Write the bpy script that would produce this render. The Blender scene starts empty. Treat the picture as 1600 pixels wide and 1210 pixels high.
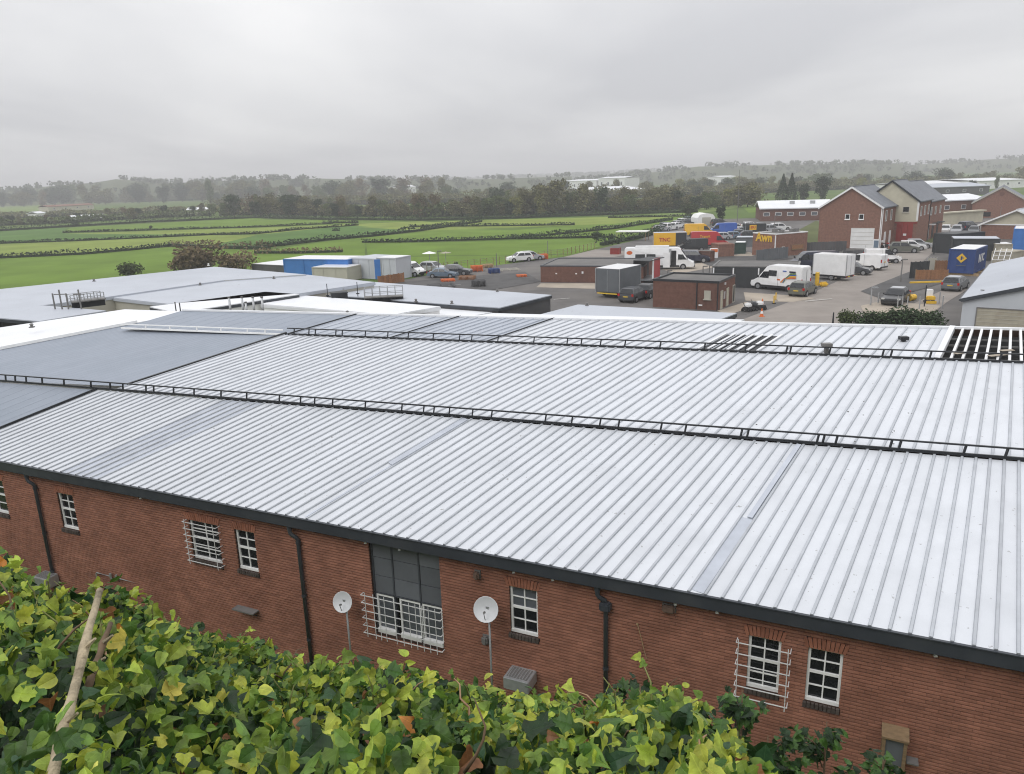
import bpy, bmesh, math, random
import numpy as np
from mathutils import Vector, Matrix
random.seed(7); RNG = np.random.default_rng(7)
SC = bpy.context.scene; COL = SC.collection
# ------------------------------------------------------------------ camera
CAM_H, FPX = 12.5, 1200.0
PITCH, ROLL = math.radians(15.15), math.radians(1.8)
_f = np.array([0, math.cos(PITCH), -math.sin(PITCH)]); _u = np.array([0, math.sin(PITCH), math.cos(PITCH)]); _r = np.array([1., 0, 0])
CR = _r*math.cos(ROLL) - _u*math.sin(ROLL); CU = _u*math.cos(ROLL) + _r*math.sin(ROLL); CF = _f
CP = np.array([0, 0, CAM_H])
cam = bpy.data.cameras.new('camera'); camo = bpy.data.objects.new('camera', cam); COL.objects.link(camo)
cam.sensor_width = 36; cam.lens = 36*FPX/1600; cam.clip_end = 12000; cam.clip_start = 0.05
camo.matrix_world = Matrix(((CR[0], CU[0], -CF[0], 0), (CR[1], CU[1], -CF[1], 0), (CR[2], CU[2], -CF[2], CAM_H), (0, 0, 0, 1)))
SC.camera = camo
# ------------------------------------------------------------------ sky, sun, exposure
SUN_EL, SUN_AZ = math.radians(50), math.radians(-135)       # azimuth from +Y towards +X
w = bpy.data.worlds.new('World'); SC.world = w; w.use_nodes = True
nt = w.node_tree; nt.nodes.clear()
def N(t, k, **kw):
    n = t.nodes.new(k)
    for a, b in kw.items(): setattr(n, a, b)
    return n
out = N(nt, 'ShaderNodeOutputWorld'); bg = N(nt, 'ShaderNodeBackground')
sky = N(nt, 'ShaderNodeTexSky', sky_type='NISHITA', sun_disc=False, sun_elevation=SUN_EL, sun_rotation=SUN_AZ)
tc = N(nt, 'ShaderNodeTexCoord'); sep = N(nt, 'ShaderNodeSeparateXYZ'); nt.links.new(tc.outputs['Generated'], sep.inputs[0])
# cloud deck: direction projected on a flat layer, so the patches flatten towards the horizon
mx = N(nt, 'ShaderNodeMath', operation='MAXIMUM'); nt.links.new(sep.outputs[2], mx.inputs[0]); mx.inputs[1].default_value = 0.0
ad = N(nt, 'ShaderNodeMath', operation='ADD'); nt.links.new(mx.outputs[0], ad.inputs[0]); ad.inputs[1].default_value = 0.12
dv = N(nt, 'ShaderNodeVectorMath', operation='DIVIDE'); nt.links.new(tc.outputs['Generated'], dv.inputs[0])
cb = N(nt, 'ShaderNodeCombineXYZ')
for i in range(3): nt.links.new(ad.outputs[0], cb.inputs[i])
nt.links.new(cb.outputs[0], dv.inputs[1])
mp = N(nt, 'ShaderNodeMapping'); nt.links.new(dv.outputs[0], mp.inputs[0]); mp.inputs[1].default_value = (0.55, 0.2, 0); mp.inputs[3].default_value = (0.5, 0.33, 0.02)
n1 = N(nt, 'ShaderNodeTexNoise'); n1.inputs['Scale'].default_value = 1.0; n1.inputs['Detail'].default_value = 5; n1.inputs['Roughness'].default_value = 0.45; n1.inputs['Distortion'].default_value = 0.3
nt.links.new(mp.outputs[0], n1.inputs[0])
cr = N(nt, 'ShaderNodeValToRGB'); nt.links.new(n1.outputs[0], cr.inputs[0])
cr.color_ramp.elements[0].position = 0.34; cr.color_ramp.elements[0].color = (0.565, 0.57, 0.595, 1)
cr.color_ramp.elements[1].position = 0.62; cr.color_ramp.elements[1].color = (0.82, 0.82, 0.825, 1)
# CIE-overcast brightening towards the zenith
zen = N(nt, 'ShaderNodeMapRange'); nt.links.new(mx.outputs[0], zen.inputs[0]); zen.inputs[1].default_value = 0.0; zen.inputs[2].default_value = 1.0; zen.inputs[3].default_value = 1.0; zen.inputs[4].default_value = 2.35
sc1 = N(nt, 'ShaderNodeVectorMath', operation='SCALE'); nt.links.new(cr.outputs[0], sc1.inputs[0]); nt.links.new(zen.outputs[0], sc1.inputs['Scale'])
sc2 = N(nt, 'ShaderNodeVectorMath', operation='SCALE'); nt.links.new(sky.outputs[0], sc2.inputs[0]); sc2.inputs['Scale'].default_value = 0.08
mixc = N(nt, 'ShaderNodeMix', data_type='RGBA'); mixc.inputs[0].default_value = 0.96
nt.links.new(sc2.outputs[0], mixc.inputs[6]); nt.links.new(sc1.outputs[0], mixc.inputs[7])
nt.links.new(mixc.outputs[2], bg.inputs[0]); bg.inputs[1].default_value = 1.0; nt.links.new(bg.outputs[0], out.inputs[0])
sl = bpy.data.lights.new('sun', 'SUN'); sl.energy = 1.1; sl.angle = math.radians(40); sl.color = (1, 0.985, 0.96)
so = bpy.data.objects.new('sun', sl); COL.objects.link(so)
_sd = Vector((math.sin(SUN_AZ)*math.cos(SUN_EL), math.cos(SUN_AZ)*math.cos(SUN_EL), math.sin(SUN_EL)))
so.rotation_euler = _sd.to_track_quat('Z', 'Y').to_euler(); so.location = (0, 0, 60)
SC.view_settings.view_transform = 'Standard'; SC.view_settings.look = 'None'; SC.view_settings.exposure = 0.0; SC.view_settings.gamma = 1.0
SC.render.engine = 'CYCLES'; SC.cycles.use_denoising = True; SC.cycles.filter_width = 1.1; SC.cycles.max_bounces = 4; SC.cycles.use_adaptive_sampling = True; SC.cycles.adaptive_threshold = 0.008; SC.cycles.volume_bounces = 0
SC.cycles.transparent_max_bounces = 8; SC.cycles.sample_clamp_indirect = 4
# ------------------------------------------------------------------ helpers
def ray(x, y): return CF + CR*(x-800)/FPX - CU*(y-605)/FPX
def G(x, y, z=0.0):
    d = ray(x, y); return CP + d*((z-CAM_H)/d[2])
def onp(x, y, A, n):
    d = ray(x, y); return CP + d*(np.dot(A-CP, n)/np.dot(d, n))
def S(r, g, b):
    f = lambda c: c/12.92 if c <= 0.04045 else ((c+0.055)/1.055)**2.4
    return (f(r/255), f(g/255), f(b/255))
MATS = {}
def M(name, col, rough=0.6, var=0.12, scale=2.0, metal=0.0, bump=0.0, bscale=40.0, rnd=0.0, spec=0.4, coat=0.0, detail=4, stain=None, stain_scale=0.6, stain_amt=0.5, world=False, stretch=None, attr=0.0, speck=0.0, speck_scale=9.0):
    m = bpy.data.materials.new(name); MATS[name] = m; m.use_nodes = True; t = m.node_tree; b = t.nodes['Principled BSDF']
    b.inputs['Roughness'].default_value = rough; b.inputs['Metallic'].default_value = metal; b.inputs['Specular IOR Level'].default_value = spec
    if coat: b.inputs['Coat Weight'].default_value = coat; b.inputs['Coat Roughness'].default_value = 0.08
    tc = N(t, 'ShaderNodeTexCoord'); src = tc.outputs['Object']
    if world: src = N(t, 'ShaderNodeNewGeometry').outputs['Position']
    if stretch:
        mpn = N(t, 'ShaderNodeMapping'); t.links.new(src, mpn.inputs[0]); mpn.inputs[3].default_value = stretch; src = mpn.outputs[0]
    n = N(t, 'ShaderNodeTexNoise'); n.inputs['Scale'].default_value = scale; n.inputs['Detail'].default_value = detail; n.inputs['Roughness'].default_value = 0.6
    t.links.new(src, n.inputs[0])
    mr = N(t, 'ShaderNodeMapRange'); t.links.new(n.outputs[0], mr.inputs[0]); mr.inputs[1].default_value = 0.3; mr.inputs[2].default_value = 0.7
    mr.inputs[3].default_value = 1-var; mr.inputs[4].default_value = 1+var
    last = mr.outputs[0]
    if rnd:
        oi = N(t, 'ShaderNodeObjectInfo'); m2 = N(t, 'ShaderNodeMapRange'); t.links.new(oi.outputs['Random'], m2.inputs[0])
        m2.inputs[3].default_value = 1-rnd; m2.inputs[4].default_value = 1+rnd
        mu = N(t, 'ShaderNodeMath', operation='MULTIPLY'); t.links.new(last, mu.inputs[0]); t.links.new(m2.outputs[0], mu.inputs[1]); last = mu.outputs[0]
    if attr:
        at = N(t, 'ShaderNodeAttribute', attribute_name='tone'); m2 = N(t, 'ShaderNodeMapRange'); t.links.new(at.outputs['Fac'], m2.inputs[0])
        m2.inputs[3].default_value = 1-attr; m2.inputs[4].default_value = 1+attr
        mu = N(t, 'ShaderNodeMath', operation='MULTIPLY'); t.links.new(last, mu.inputs[0]); t.links.new(m2.outputs[0], mu.inputs[1]); last = mu.outputs[0]
    vs = N(t, 'ShaderNodeVectorMath', operation='SCALE'); vs.inputs[0].default_value = col; t.links.new(last, vs.inputs['Scale'])
    cout = vs.outputs[0]
    if stain:
        ns = N(t, 'ShaderNodeTexNoise'); ns.inputs['Scale'].default_value = stain_scale; ns.inputs['Detail'].default_value = 6; t.links.new(src, ns.inputs[0])
        ms = N(t, 'ShaderNodeMapRange'); t.links.new(ns.outputs[0], ms.inputs[0]); ms.inputs[1].default_value = 0.5; ms.inputs[2].default_value = 0.72; ms.inputs[4].default_value = stain_amt
        mm = N(t, 'ShaderNodeMix', data_type='RGBA'); t.links.new(ms.outputs[0], mm.inputs[0]); t.links.new(cout, mm.inputs[6]); mm.inputs[7].default_value = (*stain, 1); cout = mm.outputs[2]
    if speck:
        nk = N(t, 'ShaderNodeTexNoise'); nk.inputs['Scale'].default_value = speck_scale; nk.inputs['Detail'].default_value = 2; t.links.new(src, nk.inputs[0])
        mk_ = N(t, 'ShaderNodeMapRange'); t.links.new(nk.outputs[0], mk_.inputs[0]); mk_.inputs[1].default_value = 0.70; mk_.inputs[2].default_value = 0.76; mk_.inputs[4].default_value = speck
        m5 = N(t, 'ShaderNodeMix', data_type='RGBA'); t.links.new(mk_.outputs[0], m5.inputs[0]); t.links.new(cout, m5.inputs[6]); m5.inputs[7].default_value = (.16, .15, .13, 1); cout = m5.outputs[2]
    t.links.new(cout, b.inputs['Base Color'])
    if bump:
        nb = N(t, 'ShaderNodeTexNoise'); nb.inputs['Scale'].default_value = bscale; nb.inputs['Detail'].default_value = 3; t.links.new(src, nb.inputs[0])
        bp = N(t, 'ShaderNodeBump'); bp.inputs['Strength'].default_value = bump; bp.inputs['Distance'].default_value = 0.02; t.links.new(nb.outputs[0], bp.inputs['Height']); t.links.new(bp.outputs[0], b.inputs['Normal'])
    return m
def tag(o, label=None, cat=None, group=None, kind=None):
    if label: o['label'] = label
    if cat: o['category'] = cat
    if group: o['group'] = group
    if kind: o['kind'] = kind
    return o
def thing(name, label, cat, loc=(0, 0, 0), rz=0.0, group=None):
    o = bpy.data.objects.new(name, None); COL.objects.link(o); o.empty_display_size = 0.3
    o.location = tuple(float(v) for v in loc); o.rotation_euler = (0, 0, rz); return tag(o, label, cat, group)
def mesh_obj(name, verts, faces, mat, parent=None, smooth=False, mats=None, midx=None):
    me = bpy.data.meshes.new(name); me.from_pydata([tuple(map(float, v)) for v in verts], [], [tuple(map(int, f)) for f in faces]); me.update()
    for mm in (mats or [mat]): me.materials.append(MATS[mm] if isinstance(mm, str) else mm)
    if midx is not None: me.polygons.foreach_set('material_index', midx)
    if smooth: me.polygons.foreach_set('use_smooth', [True]*len(me.polygons))
    o = bpy.data.objects.new(name, me); COL.objects.link(o)
    if parent is not None: o.parent = parent
    return o
class MB:
    def __init__(s): s.v = []; s.f = []
    def add(s, vs, fs):
        k = len(s.v); s.v += [tuple(map(float, p)) for p in vs]; s.f += [tuple(i+k for i in f) for f in fs]; return s
    def box(s, c, d, rz=0.0):
        x, y, z = d[0]/2, d[1]/2, d[2]/2; ca, sa = math.cos(rz), math.sin(rz); vs = []
        for a in (-1, 1):
            for b in (-1, 1):
                for e in (-1, 1): X, Y = a*x, b*y; vs.append((c[0]+X*ca-Y*sa, c[1]+X*sa+Y*ca, c[2]+e*z))
        return s.add(vs, [(0, 1, 3, 2), (4, 6, 7, 5), (0, 4, 5, 1), (2, 3, 7, 6), (0, 2, 6, 4), (1, 5, 7, 3)])
    def bar(s, p, q, wd, hg=None, up=(0, 0, 1)):
        p, q = np.array(p, float), np.array(q, float); hg = hg or wd; d = q-p; d /= np.linalg.norm(d)+1e-9; up = np.array(up, float)
        if abs(np.dot(d, up)) > 0.98: up = np.array([1., 0, 0])
        a = np.cross(d, up); a /= np.linalg.norm(a); b = np.cross(a, d); vs = []
        for P in (p, q):
            for i, j in ((-1, -1), (1, -1), (1, 1), (-1, 1)): vs.append(P+a*i*wd/2+b*j*hg/2)
        return s.add(vs, [(3, 2, 1, 0), (4, 5, 6, 7), (0, 1, 5, 4), (1, 2, 6, 5), (2, 3, 7, 6), (3, 0, 4, 7)])
    def tube(s, pts, r, n=8, caps=True):
        pts = [np.array(p, float) for p in pts]; rs = r if isinstance(r, (list, tuple)) else [r]*len(pts); k0 = len(s.v); ref = None
        for i, P in enumerate(pts):
            d = pts[min(i+1, len(pts)-1)]-pts[max(i-1, 0)]; d /= np.linalg.norm(d)+1e-9
            if ref is None: ref = np.array([0, 0, 1.]) if abs(d[2]) < 0.9 else np.array([1., 0, 0])
            a = np.cross(d, ref); a /= np.linalg.norm(a)+1e-9; b = np.cross(a, d)
            for k in range(n): an = 2*math.pi*k/n; s.v.append(tuple(P+(a*math.cos(an)+b*math.sin(an))*rs[i]))
        for i in range(len(pts)-1):
            for k in range(n): a0 = k0+i*n+k; a1 = k0+i*n+(k+1) % n; s.f.append((a0, a0+n, a1+n, a1))
        if caps: s.f.append(tuple(range(k0, k0+n))); s.f.append(tuple(reversed(range(k0+(len(pts)-1)*n, k0+len(pts)*n))))
        return s
    def prism(s, poly, z0, z1):
        n = len(poly); vs = [(p[0], p[1], z0) for p in poly]+[(p[0], p[1], z1) for p in poly]
        ar = sum(poly[i][0]*poly[(i+1) % n][1]-poly[(i+1) % n][0]*poly[i][1] for i in range(n))
        fs = [tuple(range(n-1, -1, -1)), tuple(range(n, 2*n))]+[(i, (i+1) % n, (i+1) % n+n, i+n) for i in range(n)]
        if ar < 0: fs = [tuple(reversed(f)) for f in fs]
        return s.add(vs, fs)
    def quad(s, a, b, c, d): return s.add([a, b, c, d], [(0, 1, 2, 3)])
    def build(s, name, mat, parent=None, smooth=False, bevel=0.0):
        o = mesh_obj(name, s.v, s.f, mat, parent, smooth)
        if bevel:
            bm = bmesh.new(); bm.from_mesh(o.data); bmesh.ops.remove_doubles(bm, verts=bm.verts, dist=1e-5)
            bmesh.ops.bevel(bm, geom=bm.edges, offset=bevel, segments=2, affect='EDGES', clamp_overlap=True); bm.to_mesh(o.data); bm.free()
        return o
def box(name, c, d, mat, parent=None, rz=0.0, bevel=0.0): return MB().box(c, d, rz).build(name, mat, parent, bevel=bevel)
def sheet(name, pts, z, mat, kind='structure', label=None):
    pts = [(float(p[0]), float(p[1]), z) for p in pts]
    n = len(pts); ar = sum(pts[i][0]*pts[(i+1) % n][1]-pts[(i+1) % n][0]*pts[i][1] for i in range(n))
    if ar < 0: pts = pts[::-1]
    o = mesh_obj(name, pts, [tuple(range(n))], mat); o['kind'] = kind
    return o
def pxsheet(name, px, z, mat): return sheet(name, [G(x, y, z)[:2] for x, y in px], z, mat)
def text_mesh(name, s, size, mat, parent, mtx, extrude=0.004, bold=0.0):
    cu = bpy.data.curves.new(name, 'FONT'); cu.body = s; cu.size = size; cu.extrude = extrude; cu.align_x = 'CENTER'; cu.align_y = 'CENTER'; cu.offset = bold; cu.resolution_u = 2
    t = bpy.data.objects.new(name, cu); COL.objects.link(t); bpy.context.view_layer.update()
    me = bpy.data.meshes.new_from_object(t.evaluated_get(bpy.context.evaluated_depsgraph_get())); bpy.data.objects.remove(t)
    me.materials.clear(); me.materials.append(MATS[mat]); o = bpy.data.objects.new(name, me); COL.objects.link(o)
    if parent is not None: o.parent = parent
    o.matrix_local = mtx; return o
def lathe(mb, prof, n=16, c=(0, 0, 0)):
    k0 = len(mb.v)
    for r, z in prof:
        for k in range(n): a = 2*math.pi*k/n; mb.v.append((c[0]+r*math.cos(a), c[1]+r*math.sin(a), c[2]+z))
    for i in range(len(prof)-1):
        for k in range(n): a = k0+i*n+k; b = k0+i*n+(k+1) % n; mb.f.append((a, b, b+n, a+n))
    return mb
def copy_tree(o, parent=None):
    c = o.copy(); COL.objects.link(c); c.parent = parent
    for ch in o.children: copy_tree(ch, c)
    return c
# ------------------------------------------------------------------ materials
M('roof_silver', (0.585, 0.605, 0.64), 0.45, 0.04, 1.2, 0.0, 0.10, 2.0, rnd=0.03, spec=0.4, stain=(0.45, 0.47, 0.50), stain_scale=1.1, stain_amt=0.32, speck=.6)
M('roof_rib', (0.40, 0.42, 0.45), 0.5, 0.1, 3.0, rnd=0.06)
M('roof_blue', (0.25, 0.28, 0.33), 0.5, 0.04, 1.5, 0.0, 0.08, 3.0, rnd=0.02, stain=(0.2, 0.235, 0.28), stain_scale=0.4, stain_amt=0.5)
M('roof_blue_rib', (0.23, 0.26, 0.31), 0.5, 0.06, 2.0)
M('roof_midblue', (0.39, 0.42, 0.47), 0.5, 0.06, 1.5, rnd=0.03)
M('rooflight', (0.44, 0.47, 0.53), 0.3, 0.12, 1.5, rnd=0.05, spec=0.6)
M('roof_pale', (0.43, 0.455, 0.50), 0.5, 0.05, 0.35, bump=0.05, bscale=3, stain=(0.34, 0.36, 0.40), stain_scale=0.12, stain_amt=0.6, speck=.5, speck_scale=2.5)
M('roof_white', (0.72, 0.73, 0.75), 0.5, 0.05, 0.4, stain=(0.62, 0.63, 0.64), stain_scale=0.3, stain_amt=0.4)
M('black_metal', (0.022, 0.024, 0.028), 0.45, 0.2, 4.0)
M('gutter_metal', (0.042, 0.048, 0.058), 0.42, 0.15, 1.5, stain=(0.075, 0.08, 0.085), stain_scale=1.2, stain_amt=0.4)
M('dark_void', (0.008, 0.008, 0.008), 0.9, 0.3, 1.0)
M('brick', (0.32, 0.146, 0.098), 0.85, 0.18, 1.6, bump=0.35, bscale=90, attr=0.13, spec=0.2, stain=(0.20, 0.088, 0.056), stain_scale=0.5, stain_amt=0.5, world=True)
M('brick_arch', (0.33, 0.135, 0.085), 0.85, 0.25, 3.0, bump=0.3, bscale=90, rnd=0.12, spec=0.2)
M('brick_sill', (0.085, 0.068, 0.06), 0.8, 0.3, 5.0, bump=0.3, bscale=80, rnd=0.2, spec=0.2)
M('mortar', (0.06, 0.038, 0.03), 0.95, 0.25, 3.0, spec=0.1, stain=(0.06, 0.04, 0.03), stain_scale=0.6, stain_amt=0.6)
M('upvc', (0.88, 0.88, 0.87), 0.35, 0.04, 3.0)
M('glass_dark', (0.012, 0.014, 0.017), 0.06, 0.1, 3.0, spec=0.5)
M('glass_grey', (0.10, 0.11, 0.125), 0.15, 0.2, 2.0, spec=0.5)
M('panel_grey', (0.13, 0.14, 0.155), 0.4, 0.1, 2.0, rnd=0.15)
M('panel_frame', (0.06, 0.066, 0.075), 0.45, 0.1, 2.0)
M('galv', (0.42, 0.43, 0.44), 0.4, 0.15, 6.0, metal=0.5)
M('white_bar', (0.72, 0.72, 0.72), 0.4, 0.08, 6.0)
M('dish_white', (0.62, 0.63, 0.65), 0.4, 0.06, 3.0)
M('plastic_grey', (0.16, 0.155, 0.15), 0.55, 0.15, 4.0)
M('lamp_brown', (0.13, 0.085, 0.065), 0.6, 0.2, 5.0)
M('timber', (0.23, 0.155, 0.085), 0.75, 0.25, 6.0, stretch=(1, 1, 8), rnd=0.1)
M('timber_pale', (0.36, 0.25, 0.14), 0.8, 0.2, 5.0, rnd=0.12)
M('timber_red', (0.25, 0.12, 0.055), 0.75, 0.2, 5.0, rnd=0.15)
M('rubber', (0.018, 0.018, 0.019), 0.8, 0.2, 6.0)
M('chrome', (0.45, 0.46, 0.48), 0.3, 0.1, 6.0, metal=0.8)
M('asphalt', (0.112, 0.105, 0.10), 0.9, 0.25, 0.35, bump=0.3, bscale=12, stain=(0.17, 0.155, 0.14), stain_scale=0.07, stain_amt=0.7, detail=8)
M('asphalt_dark', (0.07, 0.068, 0.067), 0.85, 0.3, 0.4, stain=(0.09, 0.085, 0.08), stain_scale=0.2, stain_amt=0.4)
M('concrete_road', (0.25, 0.222, 0.198), 0.9, 0.14, 0.3, stain=(0.17, 0.145, 0.13), stain_scale=0.12, stain_amt=0.6, detail=8)
M('concrete_pale', (0.36, 0.31, 0.25), 0.9, 0.14, 0.4, stain=(0.22, 0.19, 0.16), stain_scale=0.3, stain_amt=0.5)
M('paint_line', (0.5, 0.49, 0.46), 0.8, 0.2, 3)
M('kerb', (0.3, 0.28, 0.26), 0.9, 0.2, 2)
# ------------------------------------------------------------------ ground
M('grass_base', (0.085, 0.135, 0.028), 0.95, 0.25, 0.03, detail=8, spec=0.1, stain=(0.11, 0.12, 0.04), stain_scale=0.02, stain_amt=0.5)
M('bank_soil', (0.06, 0.07, 0.025), 0.95, 0.3, 1.0, bump=0.5, bscale=6, spec=0.1)
sheet('ground', [(-5000, -200), (5000, -200), (5000, 7000), (-5000, 7000)], -0.03, 'grass_base')
NB = np.array([0.4226, 0.9063])          # from the camera towards the brick wall, in plan
def bank_z(x, y):
    s = x*NB[0]+y*NB[1]
    t = min(max((s-1.8)/9.6, 0), 1)
    return 10.5*(1-t)-0.05+0.12*math.sin(x*2.1+y)*(1-t)*(t > 0)
bx = np.linspace(-30, 24, 55); vs = []; fs = []; TB = np.array([NB[1], -NB[0]])
ss = [-40, -10, 0, 1.8]+list(np.linspace(2.6, 11.4, 12))
for s_ in ss:
    for a in bx: q = NB*s_+TB*a; vs.append((q[0], q[1], bank_z(q[0], q[1])))
nbx = len(bx)
for i in range(len(ss)-1):
    for j in range(nbx-1): fs.append((i*nbx+j, i*nbx+j+1, (i+1)*nbx+j+1, (i+1)*nbx+j))
tag(mesh_obj('bank', vs, fs, 'bank_soil'), kind='structure')
# ------------------------------------------------------------------ the near brick hall
ZG, Z1, Z2, Z3 = 4.5, 6.0, 6.9, 7.3
gA, gB = G(0, 718, ZG), G(1600, 1020, ZG)
dg = (gB-gA)/np.linalg.norm(gB-gA); ng = np.array([dg[1], -dg[0], 0.0])     # ng points to the camera
def lin(p, q, z): a, b = G(*p, z), G(*q, z); return a, (b-a)/np.linalg.norm(b-a)
g0, r1, r2, tp = (gA, dg), lin((0, 598), (1600, 722), Z1), lin((450, 525), (1600, 570), Z2), lin((730, 497), (1500, 515), Z3)
def par(L, P): return float(np.dot(P-L[0], L[1]))
def at(L, t): return L[0]+L[1]*t
def fitmap(La, za, Lb, zb, pairs):
    a = [par(La, G(*p, za)) for p, q in pairs]; b = [par(Lb, G(*q, zb)) for p, q in pairs]
    k = np.polyfit(a, b, 2 if len(pairs) > 3 else 1); return lambda t: float(np.polyval(k, t))
m1 = fitmap(g0, ZG, r1, Z1, [((180, 740), (400, 637)), ((490, 805), (735, 662)), ((1085, 915), (1232, 706)), ((1440, 990), (1490, 716)), ((1572, 1005), (1590, 722))])
m2 = fitmap(r1, Z1, r2, Z2, [((200, 605), (448, 524)), ((830, 662), (1010, 552)), ((1247, 694), (1372, 566)), ((1534, 716), (1544, 570))])
m3 = fitmap(r2, Z2, tp, Z3, [((1480, 562), (1507, 516)), ((1322, 555), (1372, 513)), ((1050, 547), (1128, 506)), ((760, 540), (875, 503)), ((610, 531), (710, 500))])
hall = thing('brick_hall', 'long red brick hall with ribbed silver metal roof in three slopes, in the foreground', 'building', (gA[0], gA[1], 0))
HO = np.array([gA[0], gA[1], 0.0])
def hb(mb, name, mat, parent=hall, **k):      # build in world coordinates, stored relative to the hall
    mb.v = [tuple(np.array(v)-HO) for v in mb.v]; return mb.build(name, mat, parent, **k)
def rib_panel(name, p0, p1, q0, q1, mat, ribmat, parent, rh=0.034, rw=0.07, twin=False):
    p0, p1, q0, q1 = [np.array(v, float) for v in (p0, p1, q0, q1)]
    up = np.cross(p1-p0, q0-p0); up /= np.linalg.norm(up)
    if up[2] < 0: up = -up
    e = (p1-p0)/np.linalg.norm(p1-p0); eq = (q1-q0)/np.linalg.norm(q1-q0)
    mb = [p0, p1, q1, q0]; v = list(mb); f = [(0, 1, 2, 3)]; mi = [0]
    # rib along the left edge: trapezoid
    for P, E_ in ((p0, e), (q0, eq)):
        for a, h in ((-rw/2, 0.0), (-rw/2+0.012, rh), (rw/2-0.012, rh), (rw/2, 0.0)): v.append(P+E_*a+up*(h+0.001))
    for k in range(3): f.append((4+k, 8+k, 9+k, 5+k)); mi.append(1)
    f.append((4, 5, 6, 7)); mi.append(1); f.append((11, 10, 9, 8)); mi.append(1)
    # a shallow stiffening swage in the middle of the pan
    for P, Q in ():
        k = len(v); v += [P-e*0.02+up*0.002, P+up*0.008, P+e*0.02+up*0.002, Q-eq*0.02+up*0.002, Q+up*0.008, Q+eq*0.02+up*0.002]
        f += [(k, k+1, k+4, k+3), (k+1, k+2, k+5, k+4)]; mi += [0, 0]
    v = [x-HO for x in v]
    return mesh_obj(name, v, f, None, parent, mats=[mat, ribmat], midx=mi)
RS = 0.325
def slope(Lr, zr, Lt, fm, t0, t1, mat, rib, skip=(), special={}, off=0.0, rs=RS, over=0.0, rh=0.034, label=None):
    part = bpy.data.objects.new('roof_slope', None); COL.objects.link(part); part.parent = hall
    if label: part['label'] = label
    n = int((t1-t0)/rs)
    for i in range(n):
        a, b = t0+i*(t1-t0)/n, t0+(i+1)*(t1-t0)/n; mid = (a+b)/2; mm = mat
        if any(s0 <= mid < s1 for s0, s1 in skip): continue
        for (s0, s1), m_ in special.items():
            if s0 <= mid < s1: mm = m_
        p0, p1, q0, q1 = at(Lr, a), at(Lr, b), at(Lt, fm(a)), at(Lt, fm(b))
        if over: p0 = p0-(q0-p0)*over; p1 = p1-(q1-p1)*over
        o = np.array([0, 0, off+random.uniform(-0.002, 0.002)])
        rib_panel('roof_panel', p0+o, p1+o, q0+o, q1+o, mm, rib, part, rh=rh)
    return part
# slope 1: gutter to first guard rail
tg = lambda x, y: par(g0, G(x, y, ZG)); t1f = lambda x, y: par(r1, G(x, y, Z1)); t2f = lambda x, y: par(r2, G(x, y, Z2))
inv1 = lambda tr: float(np.interp(tr, [m1(t) for t in np.linspace(-20, 40, 200)], np.linspace(-20, 40, 200)))
TW = tg(1600, 1020)+0.9
tb1 = inv1(t1f(145, 612))
slope(g0, ZG, r1, m1, tb1, TW, 'roof_silver', 'roof_rib', special={(tg(112, 733), tg(165, 742)): 'rooflight'}, over=0.012, label='silver ribbed lower roof slope above the gutter')
slope(g0, ZG, r1, m1, tb1-9, tb1, 'roof_blue', 'roof_blue_rib', over=0.012, rs=0.6, rh=0.004, label='steel blue end of the lower roof slope')
# slope 2
tb2 = t1f(200, 605); te2 = t1f(1600, 722)+1.0
slope(r1, Z1, r2, m2, tb2, te2, 'roof_silver', 'roof_rib', off=0.03, label='silver ribbed middle roof slope between the guard rails')
# steel blue bay of slope 2
cn = [G(200, 605, Z1), G(448, 524, Z2), G(215, 506, Z2), G(-215, 590, Z1)]
bay = bpy.data.objects.new('roof_slope', None); COL.objects.link(bay); bay.parent = hall; bay['label'] = 'steel blue bay of the middle roof slope'
nb_ = 34
for i in range(nb_):
    a, b = i/nb_, (i+1)/nb_; o = np.array([0, 0, 0.03])
    rib_panel('roof_panel', cn[3]*(1-a)+cn[0]*a+o, cn[3]*(1-b)+cn[0]*b+o, cn[2]*(1-a)+cn[1]*a+o, cn[2]*(1-b)+cn[1]*b+o, 'roof_blue', 'roof_blue_rib', bay, rh=0.003, rw=0.03)
hb(MB().bar(cn[0]+[0, 0, .08], cn[1]+[0, 0, .08], 0.10, 0.10), 'verge_flashing', 'black_metal')
hb(MB().bar(at(g0, tb1)+[0, 0, .05], at(r1, m1(tb1))+[0, 0, .05], 0.08, 0.07), 'verge_flashing', 'black_metal')
hb(MB().bar(cn[3]+[0, 0, .1], cn[2]+[0, 0, .1], 0.14, 0.12), 'verge_flashing', 'upvc')
# slope 3
tA, tB, tC, tD, tE = t2f(222, 507), t2f(450, 525), t2f(610, 531), t2f(760, 537), t2f(1462, 563)
tF = t2f(1600, 570)+1.2
slope(r2, Z2, tp, m3, tA, tB, 'roof_blue', 'roof_blue_rib', off=0.03, rs=0.6, rh=0.004, label='steel blue end of the far roof slope')
slope(r2, Z2, tp, m3, tB, tC, 'roof_midblue', 'roof_midblue', off=0.03, rs=0.45, rh=0.03, label='blue-grey bay of the far roof slope')
slope(r2, Z2, tp, m3, tC, tD, 'roof_midblue', 'roof_midblue', off=0.03, rs=0.36, rh=0.04, label='blue-grey finely ribbed bay of the far roof slope')
slope(r2, Z2, tp, m3, tD, tE, 'roof_silver', 'roof_rib', off=0.03, rs=0.36, label='silver ribbed far roof slope')
for t_ in (tB, tC, tD): hb(MB().bar(at(r2, t_)+[0, 0, .08], at(tp, m3(t_))+[0, 0, .08], 0.035, 0.045), 'bay_flashing', 'black_metal')
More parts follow.
